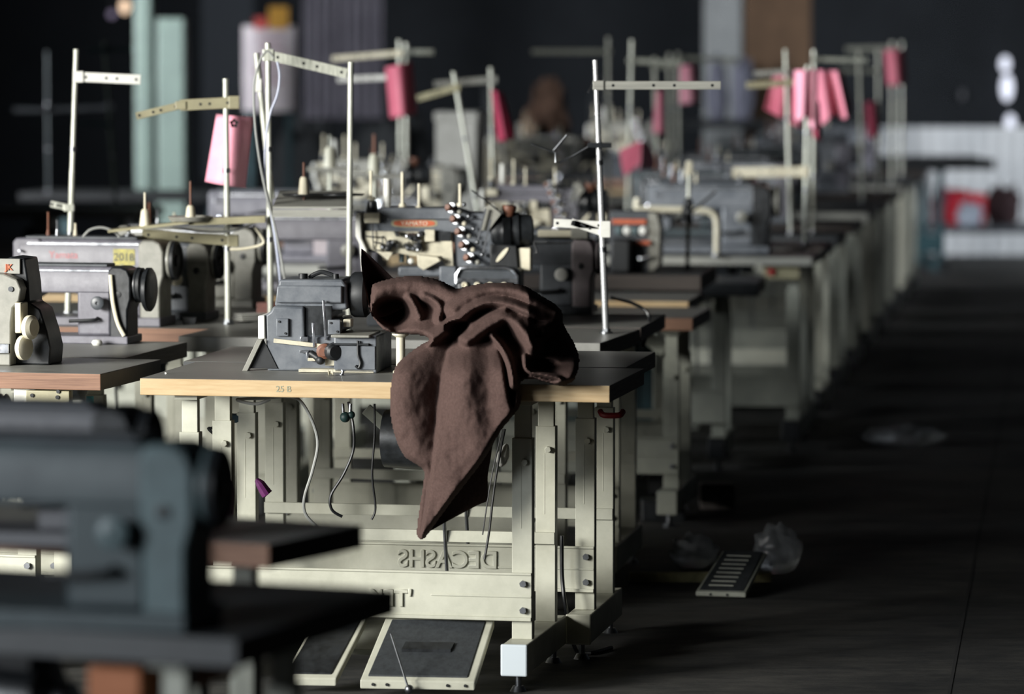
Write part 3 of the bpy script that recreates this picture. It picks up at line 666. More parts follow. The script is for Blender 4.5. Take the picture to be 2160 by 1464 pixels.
# left edge machine, mostly out of frame
t = thing('sewing_machine', 'machine end cut by the left picture edge, with two cream pulleys', 'sewing machine', at(20, 772, .78), -R(12))
k = 1/795
def q(x, y): return ((x-20)*k, (772-y)*k)
MB().prism([q(*p) for p in ((-60, 575), (8, 578), (38, 590), (47, 610), (42, 635), (28, 650), (24, 680), (22, 772), (-60, 772))], 0, .05).build('end_casting', GREYL, t, bevel=.004)
MB().prism([q(*p) for p in ((10, 545), (42, 548), (50, 600), (52, 640), (75, 655), (90, 700), (98, 735), (95, 772), (-30, 772), (-30, 560))], .05, .16).build('belt_cover', BLKG, t, bevel=.004)
MB().box(q(35, 0)[0], q(49, 0)[0], -.01, .05, q(0, 702)[1], q(0, 638)[1]).build('cream_slide', CRM, t, bevel=.003)
for (cx_, cy_, rr_) in ((62, 690, .032), (48, 733, .033)):
    p = q(cx_, cy_); MB().lathe((p[0], .0, p[1]), (1, -.3, 0), [(rr_*.6, -.01), (rr_, 0), (rr_, .012), (rr_*.7, .02)], 26).build('pulley', CRM, t)
MB().box(q(-60, 0)[0], q(22, 0)[0], -.012, 0, q(0, 745)[1], q(0, 725)[1]).build('name_strip', CHR, t, bevel=.001)
MB().box(q(-60, 0)[0], q(34, 0)[0], .0405, .049, q(0, 580)[1], q(0, 548)[1]).build('label_plate', GREYL, t, bevel=.001)
text_mesh('JK', .022, ORG, t, (q(10, 0)[0], .0395, q(0, 572)[1]), name='orange_lettering')
p = q(25, 610); MB().cyl((p[0], 0, p[1]), (p[0], -.004, p[1]), .007, n=16).build('casting_screw', GREYD, t)
# foreground machines (teal)
M = lockstitch(at(400, 1335, .76, -.02), 'blurred teal-grey sewing machine on the nearest table', yaw=14, s=1.04, arm=TEAL, case=TEALL, wheel=BLKG, strip=False, pins=False, dial=TEALL)
lockstitch(at(270, 1160, .76), 'blurred grey sewing machine behind the teal one in the near left corner', yaw=14, s=.90, arm=mat('dull_violet_enamel', 0x56575b, .5), case=BLKG, strip=False, pins=False)
# lower left: pale wheel cut by the frame edge
t = thing('balance_wheel_stand', 'pale grey balance wheel on a stand at the left picture edge', 'wheel', Pz(-42, 1600, 0), 0)
zc_ = P(0, 1345, t.location.y).z
MB().lathe((0, 0, zc_), (1, -.9, 0), [(.05, -.01), (.075, -.004), (.078, .01), (.05, .014)], 30).build('wheel', mat('grey_wheel', 0x6f7076, .5), t)
MB().box(-.03, .03, .02, .06, 0, zc_).build('post', BLKG, t)
# right / middle detailed
lockstitch(at(1250, 664, .78), 'dark grey sewing machine with cream dial right of the coverstitch machine', yaw=9, s=.86, arm=mat('slate_enamel', 0x565a60, .4, h2=0x484c51, scale=24), case=mat('pinkish_enamel', 0xa1979a, .4, h2=0x8a8184, scale=20), dial=WHT, pins=False)
lockstitch(P(700, ytab(16.25), 16.25), 'pinkish grey sewing machine seen between the two tall joined poles', yaw=9, s=.98, arm=GREYV, case=mat('pinkish_enamel', 0xa1979a, .4, h2=0x8a8184, scale=20), pins=False)
lockstitch(P(800, ytab(14.45), 14.45), 'sewing machine just left of the coverstitch face cover', yaw=9, s=.95, arm=GREYV, case=GREYV, pins=False)
coverstitch(P(1210, ytab(15.6, .784), 15.6), 'blurred coverstitch machine with white face cover behind the orange-labelled one', yaw=6, s=.88, body=GREYV, brand=False)
t = thing('bartack_machine', 'small machine with orange-striped front on the dark thick-edged table', 'sewing machine', P(1350, ytab(15.5, .784), 15.5), -R(8))
k15 = 15.5/FP
def q2(x, y): return ((x-1350)*k15, (ytab(15.5, .784)-y)*k15)
def qb(n, a, b, c, d, y0, y1, m, bev=.003):
    x0, z1 = q2(a, b); x1, z0 = q2(c, d); return MB().box(x0, x1, y0, y1, max(0, z0), z1).build(n, m, t, bevel=bev)
qb('body', 1285, 446, 1368, 580, .02, .14, GREYD)
MB().prism([q2(*p) for p in ((1360, 446), (1385, 450), (1392, 480), (1390, 560), (1378, 572), (1366, 572))], .02, .14).build('end_casing', GREYL, t, bevel=.004)
qb('orange_strip', 1290, 463, 1362, 473, .008, .02, ORG, .001)
qb('lower_orange_strip', 1338, 508, 1372, 516, .0, .02, ORG, .001)
qb('motor_cover', 1290, 502, 1334, 578, -.07, .02, BLK, .01)
m = MB()
for i in range(4):
    p = q2(1305+i*17, 487); m.lathe((p[0], .02, p[1]), (0, -1, 0), [(.016, 0), (.016, .012), (.008, .02)], 14, mi=i % 2)
m.build('control_knobs', [TEALL, WHT], t)
MB().tube([(q2(1345, 530)[0], .0, q2(0, 530)[1]), (q2(1350, 545)[0], -.01, q2(0, 545)[1]), (q2(1372, 548)[0], -.01, q2(0, 540)[1])], .006).build('looper_rod', CHR, t)
lockstitch(P(1625, ytab(17.05, .77), 17.05), 'large blurred sewing machine with bent pale pipe on the pale-edged table', yaw=9, s=1.0, arm=GREY, case=BLKG, dial=GREYL, wheel=GREYL, strip=True)
pipe = thing('bent_pipe', 'pale bent pipe in front of the sewing machine on the pale-edged table', 'pipe', P(1512, ytab(16.85, .77), 16.85))
b0 = pipe.location
MB().tube([P(a, b, 16.85)-b0 for a, b in ((1345, 418), (1345, 440), (1380, 441), (1480, 444), (1505, 452), (1512, 470), (1512, 520), (1512, ytab(16.85, .77)-1))], .013, n=12).build('tube', CRM, pipe)
MB().cyl((0, 0, 0), (0, 0, .012), .022, n=14).build('flange', STEEL, pipe)
# machines on the far rows
rr = random.Random(21)
palA = [(GREYD, BLKG), (TEAL, GREYD), (GREY, GREYV)]
kinds = ['dark', 'teal-tinged', 'grey']
for i, D in enumerate(AD):
    j = i % 3
    far_copy('mA%d' % j, lambda: lockstitch((0, 0, 0), '', s=1.0, arm=palA[j][0], case=palA[j][1], dial=GREYL), (XA(D)-.22-rr.uniform(0, .25), D+.12, .78), -R(9+rr.uniform(-6, 6)),
             '%s sewing machine on the %s table behind the switch-box table' % (kinds[j], ordn[i]), 'machines of the right row')
palB = [(GREYL, GREYL), (GREYV, BEIGE), (BEIGE, GREY)]
for i, D in enumerate(BDs[1:]):
    if D in (14.2, 14.9, 16.02, 16.8, 20.1): continue
    j = i % 3; kk = 'mB%d' % j
    if j == 1: mk = lambda: coverstitch((0, 0, 0), '', s=.95, body=GREYL, brand=False)
    elif j == 2: mk = lambda: lockstitch((0, 0, 0), '', s=1.0, arm=BEIGE, case=GREYL)
    else: mk = lambda: lockstitch((0, 0, 0), '', s=1.05, arm=GREYL, case=GREYL)
    far_copy(kk, mk, (XB(D)-.18-rr.uniform(0, .3), D+.12, .78), -R(7+rr.uniform(-5, 5)),
             'pale blurred machine on the %s middle-row table behind the stickered machine' % ordn[i+1], 'machines of the middle row')
# white box and sack in the far middle
t = thing('storage_box', 'white lidded box in the far middle among the machines', 'box', P(962, ytab(20.3), 20.3), -R(8))
kb = 20.3/FP
MB().prism([(-45*kb, 0), (40*kb, 0), (46*kb, 215*kb-.02), (-44*kb, 215*kb-.02)], 0, .3).build('body', WHT, t, bevel=.01)
MB().box(-47*kb, 49*kb, -.01, .31, 205*kb-.02, 228*kb-.02).build('lid', WHT, t, bevel=.012)

# ================================================================== THREAD STANDS
YC = FRG
stand('white-lit pole at far left with broad bright arm pointing right', (161, 106), (148, 500), 13.2, [((166, 162), (297, 168), 19, WHT), ((146, 438), (108, 430), 12)])
s2, b2 = stand('pole carrying the light pink sheet, with two yellowish arms pointing left', (476, 168), (481, 660), 12.85, [((494, 216), (380, 222), 22, YCR), ((382, 222), (288, 245), 14, YCR), ((492, 508), (300, 494), 20, YCR)])
# black curly handle + tray on that stand
m = MB().lathe(P(402, 466, 12.7)-b2, (0, 0, 1), [(.06, 0), (.068, .012), (.066, .014), (.055, .004)], 30); m.build('spool_tray', GREYL, s2)
for (x, y, pin) in ((402, 470, 88), (306, 478, 72)):
    q0 = P(x, y, 12.7)-b2
    cone(MB(), q0.x, q0.y, q0.z, 1.0).build('spool_cone', CRM, s2)
    MB().cyl(q0, q0+Vector((0, 0, pin*12.7/FP)), .0032, n=8).build('spool_pin', RUST if x == 402 else CRM, s2)
m = MB()
a = P(230, 487, 12.7)-b2; c = P(400, 468, 12.7)-b2; e = P(560, 462, 12.7)-b2
m.bar(a, c, .08, .008).bar(c, e, .05, .02).build('tray_arm', YCR, s2)
MB().tube([P(x, y, 12.7)-b2 for x, y in ((175, 500), (190, 485), (215, 480), (240, 488), (252, 500))], .004).build('wire_loop', GRC, s2)
MB().tube([P(x, y, 12.8)-b2 for x, y in ((255, 485), (330, 475), (420, 487), (500, 485), (555, 458), (570, 470))], .0035).build('tray_wire', GRC, s2)
MB().tube([P(x, y, 12.8)-b2 for x, y in ((485, 526), (520, 524), (556, 512), (538, 480))], .0045).build('white_wire', CRM, s2)
# joined double pole
s3, b3 = stand('pair of tall poles joined by a sloping top arm, wrapped in black cable', (565, 93), (571, 660), 12.75, [((566, 116), (732, 155), 20)])
P2 = P(740, 131, 12.6)-b3; P2b = P(735, ytab(12.6), 12.6)-b3
MB().cyl(P2b+Vector((0, 0, .001)), P2, .0085, n=14).build('second_pole', POLE, s3)
MB().cyl(P(541, 112, 12.9)-b3, P(574, 420, 12.9)-b3, .0095, n=12).build('leaning_tube', POLE, s3)
MB().box(*(lambda v: (v.x-.012, v.x+.012, v.y-.012, v.y+.012, v.z-.02, v.z+.02))(P(545, 180, 12.9)-b3)).build('joint_clamp', WHT, s3, bevel=.003)
tr = [P(x, y, d)-b3 for x, y, d in ((575, 436, 12.6), (745, 436, 12.6), (745, 402, 12.95), (590, 402, 12.95))]
o = MB().add(tr+[v+Vector((0, 0, -.006)) for v in tr], [(0, 1, 2, 3), (7, 6, 5, 4), (0, 4, 5, 1), (1, 5, 6, 2), (2, 6, 7, 3), (3, 7, 4, 0)]).bar(tr[0]+Vector((0, 0, -.02)), tr[1]+Vector((0, 0, -.02)), .004, .022).build('spool_tray', PALE, s3, smooth=False)
for x, y, pin in ((641, 428, 85), (722, 428, 0)):
    q0 = P(x, y, 12.75)-b3; zt = P(x, y, 12.75).z-b3.z
    MB().lathe((q0.x, q0.y, (tr[0].z+tr[2].z)/2+.012), (0, 0, 1), [(.062, -.002), (.066, .002), (.066, .003), (.05, .001)], 30).build('tray_dish', BLKG, s3)
    if pin:
        cone(MB(), q0.x, q0.y, (tr[0].z+tr[2].z)/2+.014, 1.0).build('spool_cone', CRM, s3)
        MB().cyl(q0, q0+Vector((0, 0, pin*12.75/FP)), .0035, n=8).build('spool_pin', RUST, s3)
for i, (off, mm) in enumerate(((0, BLC), (5, mat('pale_blue_cable', 0xaab0c4, .45)), (10, GRC))):
    D = 12.66
    pts = [(578, 122), (563, 108), (548, 130), (536, 180), (538, 260), (548, 340), (562, 410), (576+off*.4, 480), (584+off*1.2, 560), (592+off*1.6, 640), (596+off*1.6, 660)]
    if i == 1: pts = [(585, 130), (590, 160), (585, 200), (570, 240), (560, 300), (560, 380), (570, 440), (583, 520), (592, 600), (600, 655)]
    MB().tube([P(x, y, D-.01*i) - b3 for x, y in pts], .0035).build('cable', mm, s3)
# collars for poles
s5, b5 = stand('pole with dark red folded sheet and two arms pointing left', (842, 86), (845, 430), 18.25, [((842, 112), (700, 124), 11, CRM), ((842, 162), (712, 168), 10, WHT)])
stand('thin pole just right of the dark red sheet pole', (857, 92), (858, 430), 18.35, [((860, 110), (915, 110), 10, FRG)])
stand('leaning pole with arm pointing left, right of the dark red sheet', (957, 153), (1000, 400), 17.15, [((962, 185), (880, 208), 13, YCR)])
s7, b7 = stand('pole with crimson drooping sheet and pale green arm to the left', (1035, 144), (1040, 420), 18.3, [((1040, 168), (916, 178), 12, PALE)])
s8, b8 = stand('tall bright leaning pole in the centre right with long arm to the right', (1256, 129), (1278, 690), 12.45, [((1262, 180), (1520, 180), 16, PALE), ((1276, 476), (1168, 470), 16, WHT), ((1276, 492), (1205, 468), 14, WHT)], m=mat('bright_steel', 0xcfd1d2, .25, .6, scale=20))
D8 = 12.44
MB().bar(P(1240, 196, D8)-b8, P(1250, 176, D8)-b8, .006, .006).build('clamp_lever', CHR, s8)
MB().bar(P(1240, 306, D8-.01)-b8, P(1290, 306, D8-.01)-b8, .02, .014).build('wire_clamp', BLKG, s8)
MB().sphere(P(1244, 305, D8-.01)-b8, .008).build('clamp_nut', CHR, s8)
MB().tube([P(x, y, D8-.01)-b8 for x, y in ((1240, 310), (1210, 328), (1180, 343), (1172, 342), (1172, 322), (1160, 318), (1120, 303))], .0032, smooth=False).tube([P(x, y, D8-.01)-b8 for x, y in ((1168, 318), (1196, 285))], .004).build('thread_wire', STEEL, s8)
stand('grey pole with long arm to the left, right of the tall bright pole top', (1283, 80), (1283, 290), 21.4, [((1283, 109), (1122, 109), 9, FRG)])
stand('pale pole immediately right of the long arm, with an arm behind', (1333, 86), (1327, 320), 19.6, [((1330, 128), (1440, 132), 9, FRG)])
stand('thin pole carrying the narrow pink sheet', (1380, 122), (1384, 300), 20.9, [((1380, 140), (1430, 140), 9, FRG)])
stand('left pole of the close pair before the pale grey column', (1412, 114), (1412, 320), 21.9)
stand('right pole of the close pair before the pale grey column', (1430, 112), (1432, 320), 22.3, [((1430, 122), (1560, 128), 8, FRG)])
s13, b13 = stand('short rod with square head and black tie, on the dark thick-edged table', (1454, 340), (1450, 560), 15.75, [], r=.007, z=.784, joint=False)
v = P(1454, 352, 15.75)-b13
MB().box(v.x-.012, v.x+.012, v.y-.012, v.y+.012, v.z-.03, v.z+.02).build('square_head', BEIGE, s13, bevel=.002)
m = MB(); 
for i, (x, y, r_) in enumerate(((1452, 430, .018), (1450, 448, .022), (1454, 465, .014))): m.sphere(P(x, y, 15.73)-b13, r_, sc=(1, 1, 1.3))
m.tube([P(x, y, 15.7)-b13 for x, y in ((1425, 466), (1450, 452), (1485, 425), (1510, 404))], .005).build('black_tie', BLK, s13)
stand('pole behind the bright pair, left of the pink cloths on the right row', (1657, 106), (1668, 490), 18.45, [((1657, 152), (1590, 156), 10, PALE)])
stand('bright front pole with cream arm left, before the pink cloths', (1703, 140), (1698, 515), 17.5, [((1702, 172), (1574, 180), 13, YCR), ((1698, 362), (1545, 364), 20, CRM)])
stand('tall pole right behind the bright front pole at the pink cloths', (1717, 107), (1714, 490), 18.55, [((1720, 125), (1830, 128), 8, FRG)])
stand('far right-row pole left of the crimson folded sheet', (1811, 108), (1817, 330), 21.9)
stand('thin far pole behind the crimson folded sheet', (1853, 108), (1853, 210), 23.2, [((1853, 150), (1770, 148), 8, FRG)])
stand('far pole carrying the rose sheet, with arm to the left', (1882, 90), (1882, 250), 24.4, [((1882, 102), (1784, 104), 10, FRG)])
stand('last pole of the right row, behind the rose sheet', (1902, 90), (1902, 250), 25.6)
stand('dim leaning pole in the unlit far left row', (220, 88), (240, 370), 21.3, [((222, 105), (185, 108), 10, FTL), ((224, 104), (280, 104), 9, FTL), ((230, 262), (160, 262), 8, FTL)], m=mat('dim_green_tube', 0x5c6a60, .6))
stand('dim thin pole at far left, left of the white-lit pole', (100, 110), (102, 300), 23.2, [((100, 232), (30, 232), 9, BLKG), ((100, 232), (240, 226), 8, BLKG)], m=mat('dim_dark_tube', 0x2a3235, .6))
# short thread pins standing on spool trays in the blurred middle
for i, (x, yt, yb, D, mm) in enumerate(((697, 285, 360, 15.1, FRG), (790, 283, 375, 15.0, RUST))):
    D = 15.1; p0 = P(x, ytab(D), D)
    t = thing('spool_rack', ['blurred spool rack with grey pin left of the second joined pole', 'blurred spool rack with brown pin right of the second joined pole'][i], 'spool rack', p0)
    zz = P(x, yb, D).z-p0.z
    MB().cyl((0, 0, 0), (0, 0, zz), .008, n=10).build('post', POLE, t)
    MB().box(-.08, .10, -.05, .05, zz, zz+.012).build('tray', PALE, t, bevel=.002)
    cone(MB(), 0, 0, zz+.012, 1.4).build('spool_cone', FRM, t)
    MB().cyl((0, 0, zz+.012), (0, 0, P(x, yt, D).z-p0.z), .0055, n=8).build('spool_pin', mm, t)

# ================================================================== PINK SHEETS
sheet('light pink sheet with small flower mark hanging on the pole at left', (456, 240), (534, 247), (519, 397), (432, 383), 12.92, .045, PNKL, hole=True)
fl = bpy.data.objects[-1] if False else None
o = [x for x in bpy.data.objects if x.name.startswith('pink_sheet')][0]
m = MB()
pc = P(494, 260, 12.87)-o.location
for i in range(5):
    a = R(90+72*i); m.cyl((pc.x+.0085*math.cos(a), pc.y-.004, pc.z+.0085*math.sin(a)), (pc.x+.0085*math.cos(a), pc.y-.006, pc.z+.0085*math.sin(a)), .0055, n=10)
m.build('flower_mark', BLK, o)
sheet('deep pink folded sheet on the pole left of centre', (812, 142), (870, 130), (879, 240), (822, 250), 18.15, .09, PNKD, fold=.0)
sheet('crimson drooping sheet on the pole with pale green arm', (1036, 190), (1062, 195), (1088, 290), (1050, 300), 18.2, .06, PNKR, fold=.01)
sheet('narrow pink sheet hanging on the thin pole behind the long arm', (1385, 190), (1399, 190), (1406, 282), (1376, 280), 20.8, .05, PNK)
sheet('pink sheet hanging before the pale grey column', (1434, 138), (1468, 136), (1476, 215), (1433, 220), 21.7, .06, PNKL)
t = thing('pink_sheet', 'pink sheet bent over into two wings, lowest of the pink sheets', 'sheet', P(1352, 296, 18.9))
b0 = t.location
def wing(name, pts, m):
    vs = [P(x, y, d)-b0 for x, y, d in pts]; o = MB().add(vs, [tuple(range(len(vs)))]).build(name, m, t, smooth=False)
    s = o.modifiers.new('t', 'SOLIDIFY'); s.thickness = .002
wing('left_wing', ((1308, 316, 19.0), (1352, 297, 18.86), (1350, 345, 18.8), (1318, 372, 18.95), (1312, 350, 19.0)), PNKD)
wing('right_wing', ((1352, 297, 18.86), (1368, 302, 18.95), (1394, 360, 19.1), (1345, 360, 18.8), (1350, 345, 18.8)), PNKL)
sheet('deep pink cloth at the left of the right-row pink cloths', (1634, 148), (1702, 150), (1694, 274), (1612, 230), 18.55, .04, PNKD, fold=.03)
sheet('bright pink crumpled cloth on the bright front pole', (1676, 148), (1726, 146), (1722, 270), (1672, 240), 17.42, .05, PNKL, fold=.03, frill=10)
sheet('wide pink pleated cloth right of the bright front pole', (1712, 147), (1778, 150), (1800, 236), (1724, 262), 18.4, .04, PNK, fold=.05, phase=1, frill=8)
sheet('crimson sheet strip hanging under the wide pink pleated cloth', (1712, 210), (1728, 215), (1734, 300), (1714, 288), 17.6, .02, PNKR)
sheet('crimson folded sheet hanging right of the far right-row pole', (1824, 216), (1852, 214), (1856, 284), (1830, 292), 22.6, .06, PNKR)
sheet('rose sheet hanging at the last two poles of the right row', (1866, 106), (1908, 102), (1912, 178), (1872, 180), 24.2, .06, PNKD)
# ================================================================== BROWN CLOTH
def cloth():
    import numpy as np
    from mathutils import noise
    V = []; F = []
    OUT = [(783,598),(800,592),(840,583),(880,580),(930,590),(962,606),(985,602),(1040,594),(1100,599),(1150,626),(1184,650),(1188,672),(1194,690),(1214,725),(1224,760),(1214,800),(1188,815),(1150,808),(1118,800),(1098,812),(1100,850),(1087,875),(1060,907),(1025,967),(960,1052),(910,1120),(893,1139),(878,1129),(882,1080),(893,1002),(882,985),(850,962),(830,917),(821,860),(825,800),(838,765),(880,730),(902,716),(880,708),(820,702),(795,684),(777,650)]
    RG = [
     (((786,615),(824,602),(879,598),(926,610),(965,630),(985,655)), 24, .055, 0),
     (((779,640),(785,660),(797,680),(820,697)), 8, .050, 0),
     (((862,625),(872,640),(885,668)), 10, .045, 0),
     (((895,622),(915,632),(930,650),(925,675),(940,690)), 11, .055, 0),
     (((958,652),(1000,620),(1042,608),(1093,612),(1135,634),(1176,655)), 23, .085, 0),
     (((905,716),(926,703),(963,675),(1000,647),(1040,636),(1085,645),(1130,662),(1172,666)), 15, .100, 0),
     (((975,715),(1000,690),(1030,670),(1065,655)), 11, .095, 0),
     (((985,718),(1010,700),(1040,680),(1068,668),(1093,684),(1112,708),(1125,730)), 18, .105, 0),
     (((1037,707),(1060,735),(1076,770),(1083,812)), 10, .090, 0),
     (((1100,675),(1125,690),(1150,686),(1178,668)), 20, .085, 0),
     (((1110,700),(1130,716),(1150,700)), 12, .080, 0),
     (((1150,689),(1190,721),(1205,758),(1198,796)), 30, .045, 0),
     (((1120,745),(1150,738),(1180,750)), 22, .050, 0),
     (((1107,752),(1109,775),(1122,786),(1145,790),(1176,797),(1183,804),(1167,810),(1138,803),(1118,797)), 6, .105, 0),
     (((900,722),(884,742),(864,772),(855,815),(856,866),(868,926),(886,968)), 48, .066, 1),
     (((1055,716),(1080,777),(1092,833),(1075,890)), 7, .060, 1),
    ]
    st = 2.4
    xs = np.arange(770, 1232, st); ys = np.arange(572, 1146, st)
    X, Y = np.meshgrid(xs, ys)
    def seg_d(X, Y, a, b):
        ax, ay = a; bx, by = b; dx, dy = bx-ax, by-ay
        t = np.clip(((X-ax)*dx+(Y-ay)*dy)/(dx*dx+dy*dy), 0, 1)
        return np.hypot(X-ax-t*dx, Y-ay-t*dy)
    def smooth(pts):
        q = []
        n = len(pts)
        for i in range(n-1):
            p0 = pts[max(i-1, 0)]; p1 = pts[i]; p2 = pts[i+1]; p3 = pts[min(i+2, n-1)]
            for k in range(4):
                t = k/4
                q.append(tuple(.5*((2*p1[c])+(p2[c]-p0[c])*t+(2*p0[c]-5*p1[c]+4*p2[c]-p3[c])*t*t+(3*p1[c]-p0[c]-3*p2[c]+p3[c])*t**3) for c in (0, 1)))
        q.append(pts[-1]); return q
    ins = np.zeros(X.shape, bool); bd = np.full(X.shape, 1e9)
    O2 = smooth(OUT+[OUT[0]])
    for a, b in zip(O2, O2[1:]):
        c = ((a[1] > Y) != (b[1] > Y)) & (X < (b[0]-a[0])*(Y-a[1])/((b[1]-a[1]) or 1e-9)+a[0]); ins ^= c
        bd = np.minimum(bd, seg_d(X, Y, a, b))
    acc = np.zeros(X.shape); pw = 9
    for pts, w, h, dr in RG:
        d = np.full(X.shape, 1e9); sp = smooth(list(pts)) if len(pts) > 2 else pts
        for a, b in zip(sp, sp[1:]): d = np.minimum(d, seg_d(X, Y, a, b))
        prof = np.clip(1-(d/(w*1.55))**2, 0, 1)**1.35
        acc += (np.clip(h*(1.0 if dr else 1.35)*prof, 0, None))**pw
    YL = [560, 690, 712, 740, 800, 850, 930, 1000, 1080, 1140]; XL_ = [1000, 985, 952, 938, 927, 920, 911, 902, 890, 878]
    YR = [560, 690, 705, 760, 800, 850, 1140]; XR_ = [1010, 1030, 1048, 1066, 1072, 1082, 1200]
    Lx = np.interp(Y, YL, XL_); Rx = np.interp(Y, YR, XR_)
    u = (X-Lx)
    wid = np.maximum(Rx-Lx, 20)
    sm01 = lambda q: np.clip(q, 0, 1)**2*(3-2*np.clip(q, 0, 1))
    arch = .064+.030*np.sin(np.pi*np.clip(u/wid, 0, 1))**.8+.013*np.sin(u/wid*10.5+Y*.004+.6)*sm01((1000-Y)/200)+.004*np.sin(X*.07-Y*.02)
    panel = arch*sm01(u/11)*sm01((Rx-X)/10)*sm01((Y-700)/26)
    acc += np.clip(panel, 0, None)**pw
    H = acc**(1/pw)
    m = np.clip(bd/12, 0, 1)**.5
    De = 10.625+(1286-X)*.00023
    t = np.clip((801-Y)/64, 0, 1); t = t*t*(3-2*t)
    s_ = -.020+t*(.046+np.clip(799-Y, 0, None)*.00128)
    e_ = lambda cx, cy, rx, ry: np.clip(1-((X-cx)/rx)**2-((Y-cy)/ry)**2, 0, 1)
    D1 = De+s_-H*m+(1-m)*.018*t+t*(np.clip(X-1115, 0, None)*.0018+.16*e_(830, 662, 46, 36)+.10*e_(965, 690, 30, 16)+.08*e_(1145, 770, 40, 14))
    D2 = np.where(t < .02, De-.004, De+s_+.02+t*.13)
    idx = -np.ones(X.shape, int); W = X.shape[1]
    for j in range(X.shape[0]):
        for i in range(W):
            if ins[j, i]:
                x, y = X[j, i], Y[j, i]
                nz = noise.noise(Vector((x*.03, y*.03, 0)))*.006+noise.noise(Vector((x*.09, y*.06, 5)))*.0025
                idx[j, i] = len(V); V.append(tuple(P(x, y, D1[j, i]+nz*m[j, i]))); V.append(tuple(P(x, y, max(D2[j, i], D1[j, i]+.006))))
    H_ = X.shape[0]; cnt = {}
    for j in range(H_-1):
        for i in range(W-1):
            q = (idx[j, i], idx[j, i+1], idx[j+1, i+1], idx[j+1, i])
            if min(q) >= 0:
                F.append(tuple(q)); F.append(tuple(k+1 for k in q[::-1]))
                for a, b in zip(q, q[1:]+q[:1]):
                    if (b, a) in cnt: del cnt[(b, a)]
                    else: cnt[(a, b)] = 1
    for a, b in cnt: F.append((b, a, a+1, b+1))
    def surf(cols, th=.010):
        def cr(pts, n):
            out = []; k = len(pts)-1
            for i in range(n+1):
                t = i/n*k; j = min(int(t), k-1); t -= j
                p0 = pts[max(j-1, 0)]; p1 = pts[j]; p2 = pts[j+1]; p3 = pts[min(j+2, k)]
                out.append(.5*((2*p1)+(p2-p0)*t+(2*p0-5*p1+4*p2-p3)*t*t+(3*p1-p0-3*p2+p3)*t**3))
            return out
        NV = 40; NU = len(cols)*9
        g = [cr(c, NV) for c in cols]
        rows = [cr([c[j] for c in g], NU) for j in range(NV+1)]
        W = NU+1; Hh = NV+1; o = len(V)
        for side in (0, 1):
            for r_ in rows:
                for p_ in r_: V.append((p_.x, p_.y+(th if side else 0), p_.z))
        def ix(s, j, i): return o+s*W*Hh+j*W+i
        for j in range(Hh-1):
            for i in range(W-1):
                F.append((ix(0, j, i), ix(0, j, i+1), ix(0, j+1, i+1), ix(0, j+1, i)))
                F.append((ix(1, j, i), ix(1, j+1, i), ix(1, j+1, i+1), ix(1, j, i+1)))
        for j in range(Hh-1):
            F.append((ix(0, j, 0), ix(0, j+1, 0), ix(1, j+1, 0), ix(1, j, 0)))
            F.append((ix(0, j, W-1), ix(1, j, W-1), ix(1, j+1, W-1), ix(0, j+1, W-1)))
        for i in range(W-1):
            F.append((ix(0, 0, i), ix(1, 0, i), ix(1, 0, i+1), ix(0, 0, i+1)))
            F.append((ix(0, Hh-1, i), ix(0, Hh-1, i+1), ix(1, Hh-1, i+1), ix(1, Hh-1, i)))
    def C(*a): return [P(x, y, d) for x, y, d in a]
    surf([
        C((905, 930, 10.70), (898, 1000, 10.69), (890, 1070, 10.68), (884, 1130, 10.67)),
        C((970, 920, 10.71), (965, 980, 10.71), (940, 1060, 10.69), (905, 1122, 10.67)),
        C((1030, 910, 10.72), (1029, 975, 10.75), (1000, 1045, 10.73), (940, 1102, 10.68)),
        C((1050, 905, 10.72), (1030, 975, 10.76), (1029, 1050, 10.76), (1018, 1060, 10.76)),
    ], th=.006)
    surf([
        C((762, 524, 11.10), (762, 560, 11.06), (768, 600, 11.00), (777, 640, 10.94), (784, 668, 10.90)),
        C((765, 526, 11.10), (775, 565, 11.11), (786, 605, 11.10), (800, 640, 11.05), (812, 668, 11.0)),
        C((770, 530, 11.10), (800, 558, 11.12), (826, 583, 11.12), (850, 606, 11.08), (870, 640, 11.05)),
    ], th=.006)
    mb = MB(); mb.v = V; mb.f = F; mb.m = [0]*len(F)
    o = mb.build('draped_cloth', BRN)
    sm = o.modifiers.new('soften', 'SMOOTH'); sm.factor = .5; sm.iterations = 4
    tag(o, 'dark brown cloth heaped on the pine-edged table and hanging over its front', 'cloth')
cloth()
# cream spool post beside the overlock
t = thing('thread_spool', 'cream empty spool between the overlock machine and the brown cloth', 'spool', Pz(845, 786, .78))
MB().lathe((0, 0, 0), (0, 0, 1), [(.02, 0), (.02, .004), (.012, .01), (.012, .092), (.022, .098), (.022, .102)], 22).build('core', CRM, t)
# small bits on tabletops
for i, (x, y, mm, lab) in enumerate(((692, 793, CRM, 'tiny clear bobbin at the pine edge under the overlock'), (722, 791, CHR, 'shiny small screw at the pine edge below the overlock'), (350, 789, WHT, 'white thread crumb on the left of the pine-edged table'))):
    o = MB().lathe((0, 0, 0), (.2, 0, 1) if i else (1, 0, .1), [(.008, 0), (.008, .002), (.004, .003), (.004, .010), (.008, .011), (.008, .013)] if i < 2 else [(.003, 0), (.004, .004)], 14).build(['bobbin', 'screw', 'thread_scrap'][i], mm)
    v = Pz(x, y, .78); o.location = (v.x, v.y, .78 if i else .788); tag(o, lab, ['bobbin', 'screw', 'scrap'][i])
o = MB().prism([(-.018, 0), (.018, 0), (.022, .022), (-.022, .022)], -.015, .015).build('small_cup', BLK, bevel=.002); v = Pz(400, 684, .78); o.location = v
tag(o, 'small black cup at the foot of the second machine casing', 'cup')
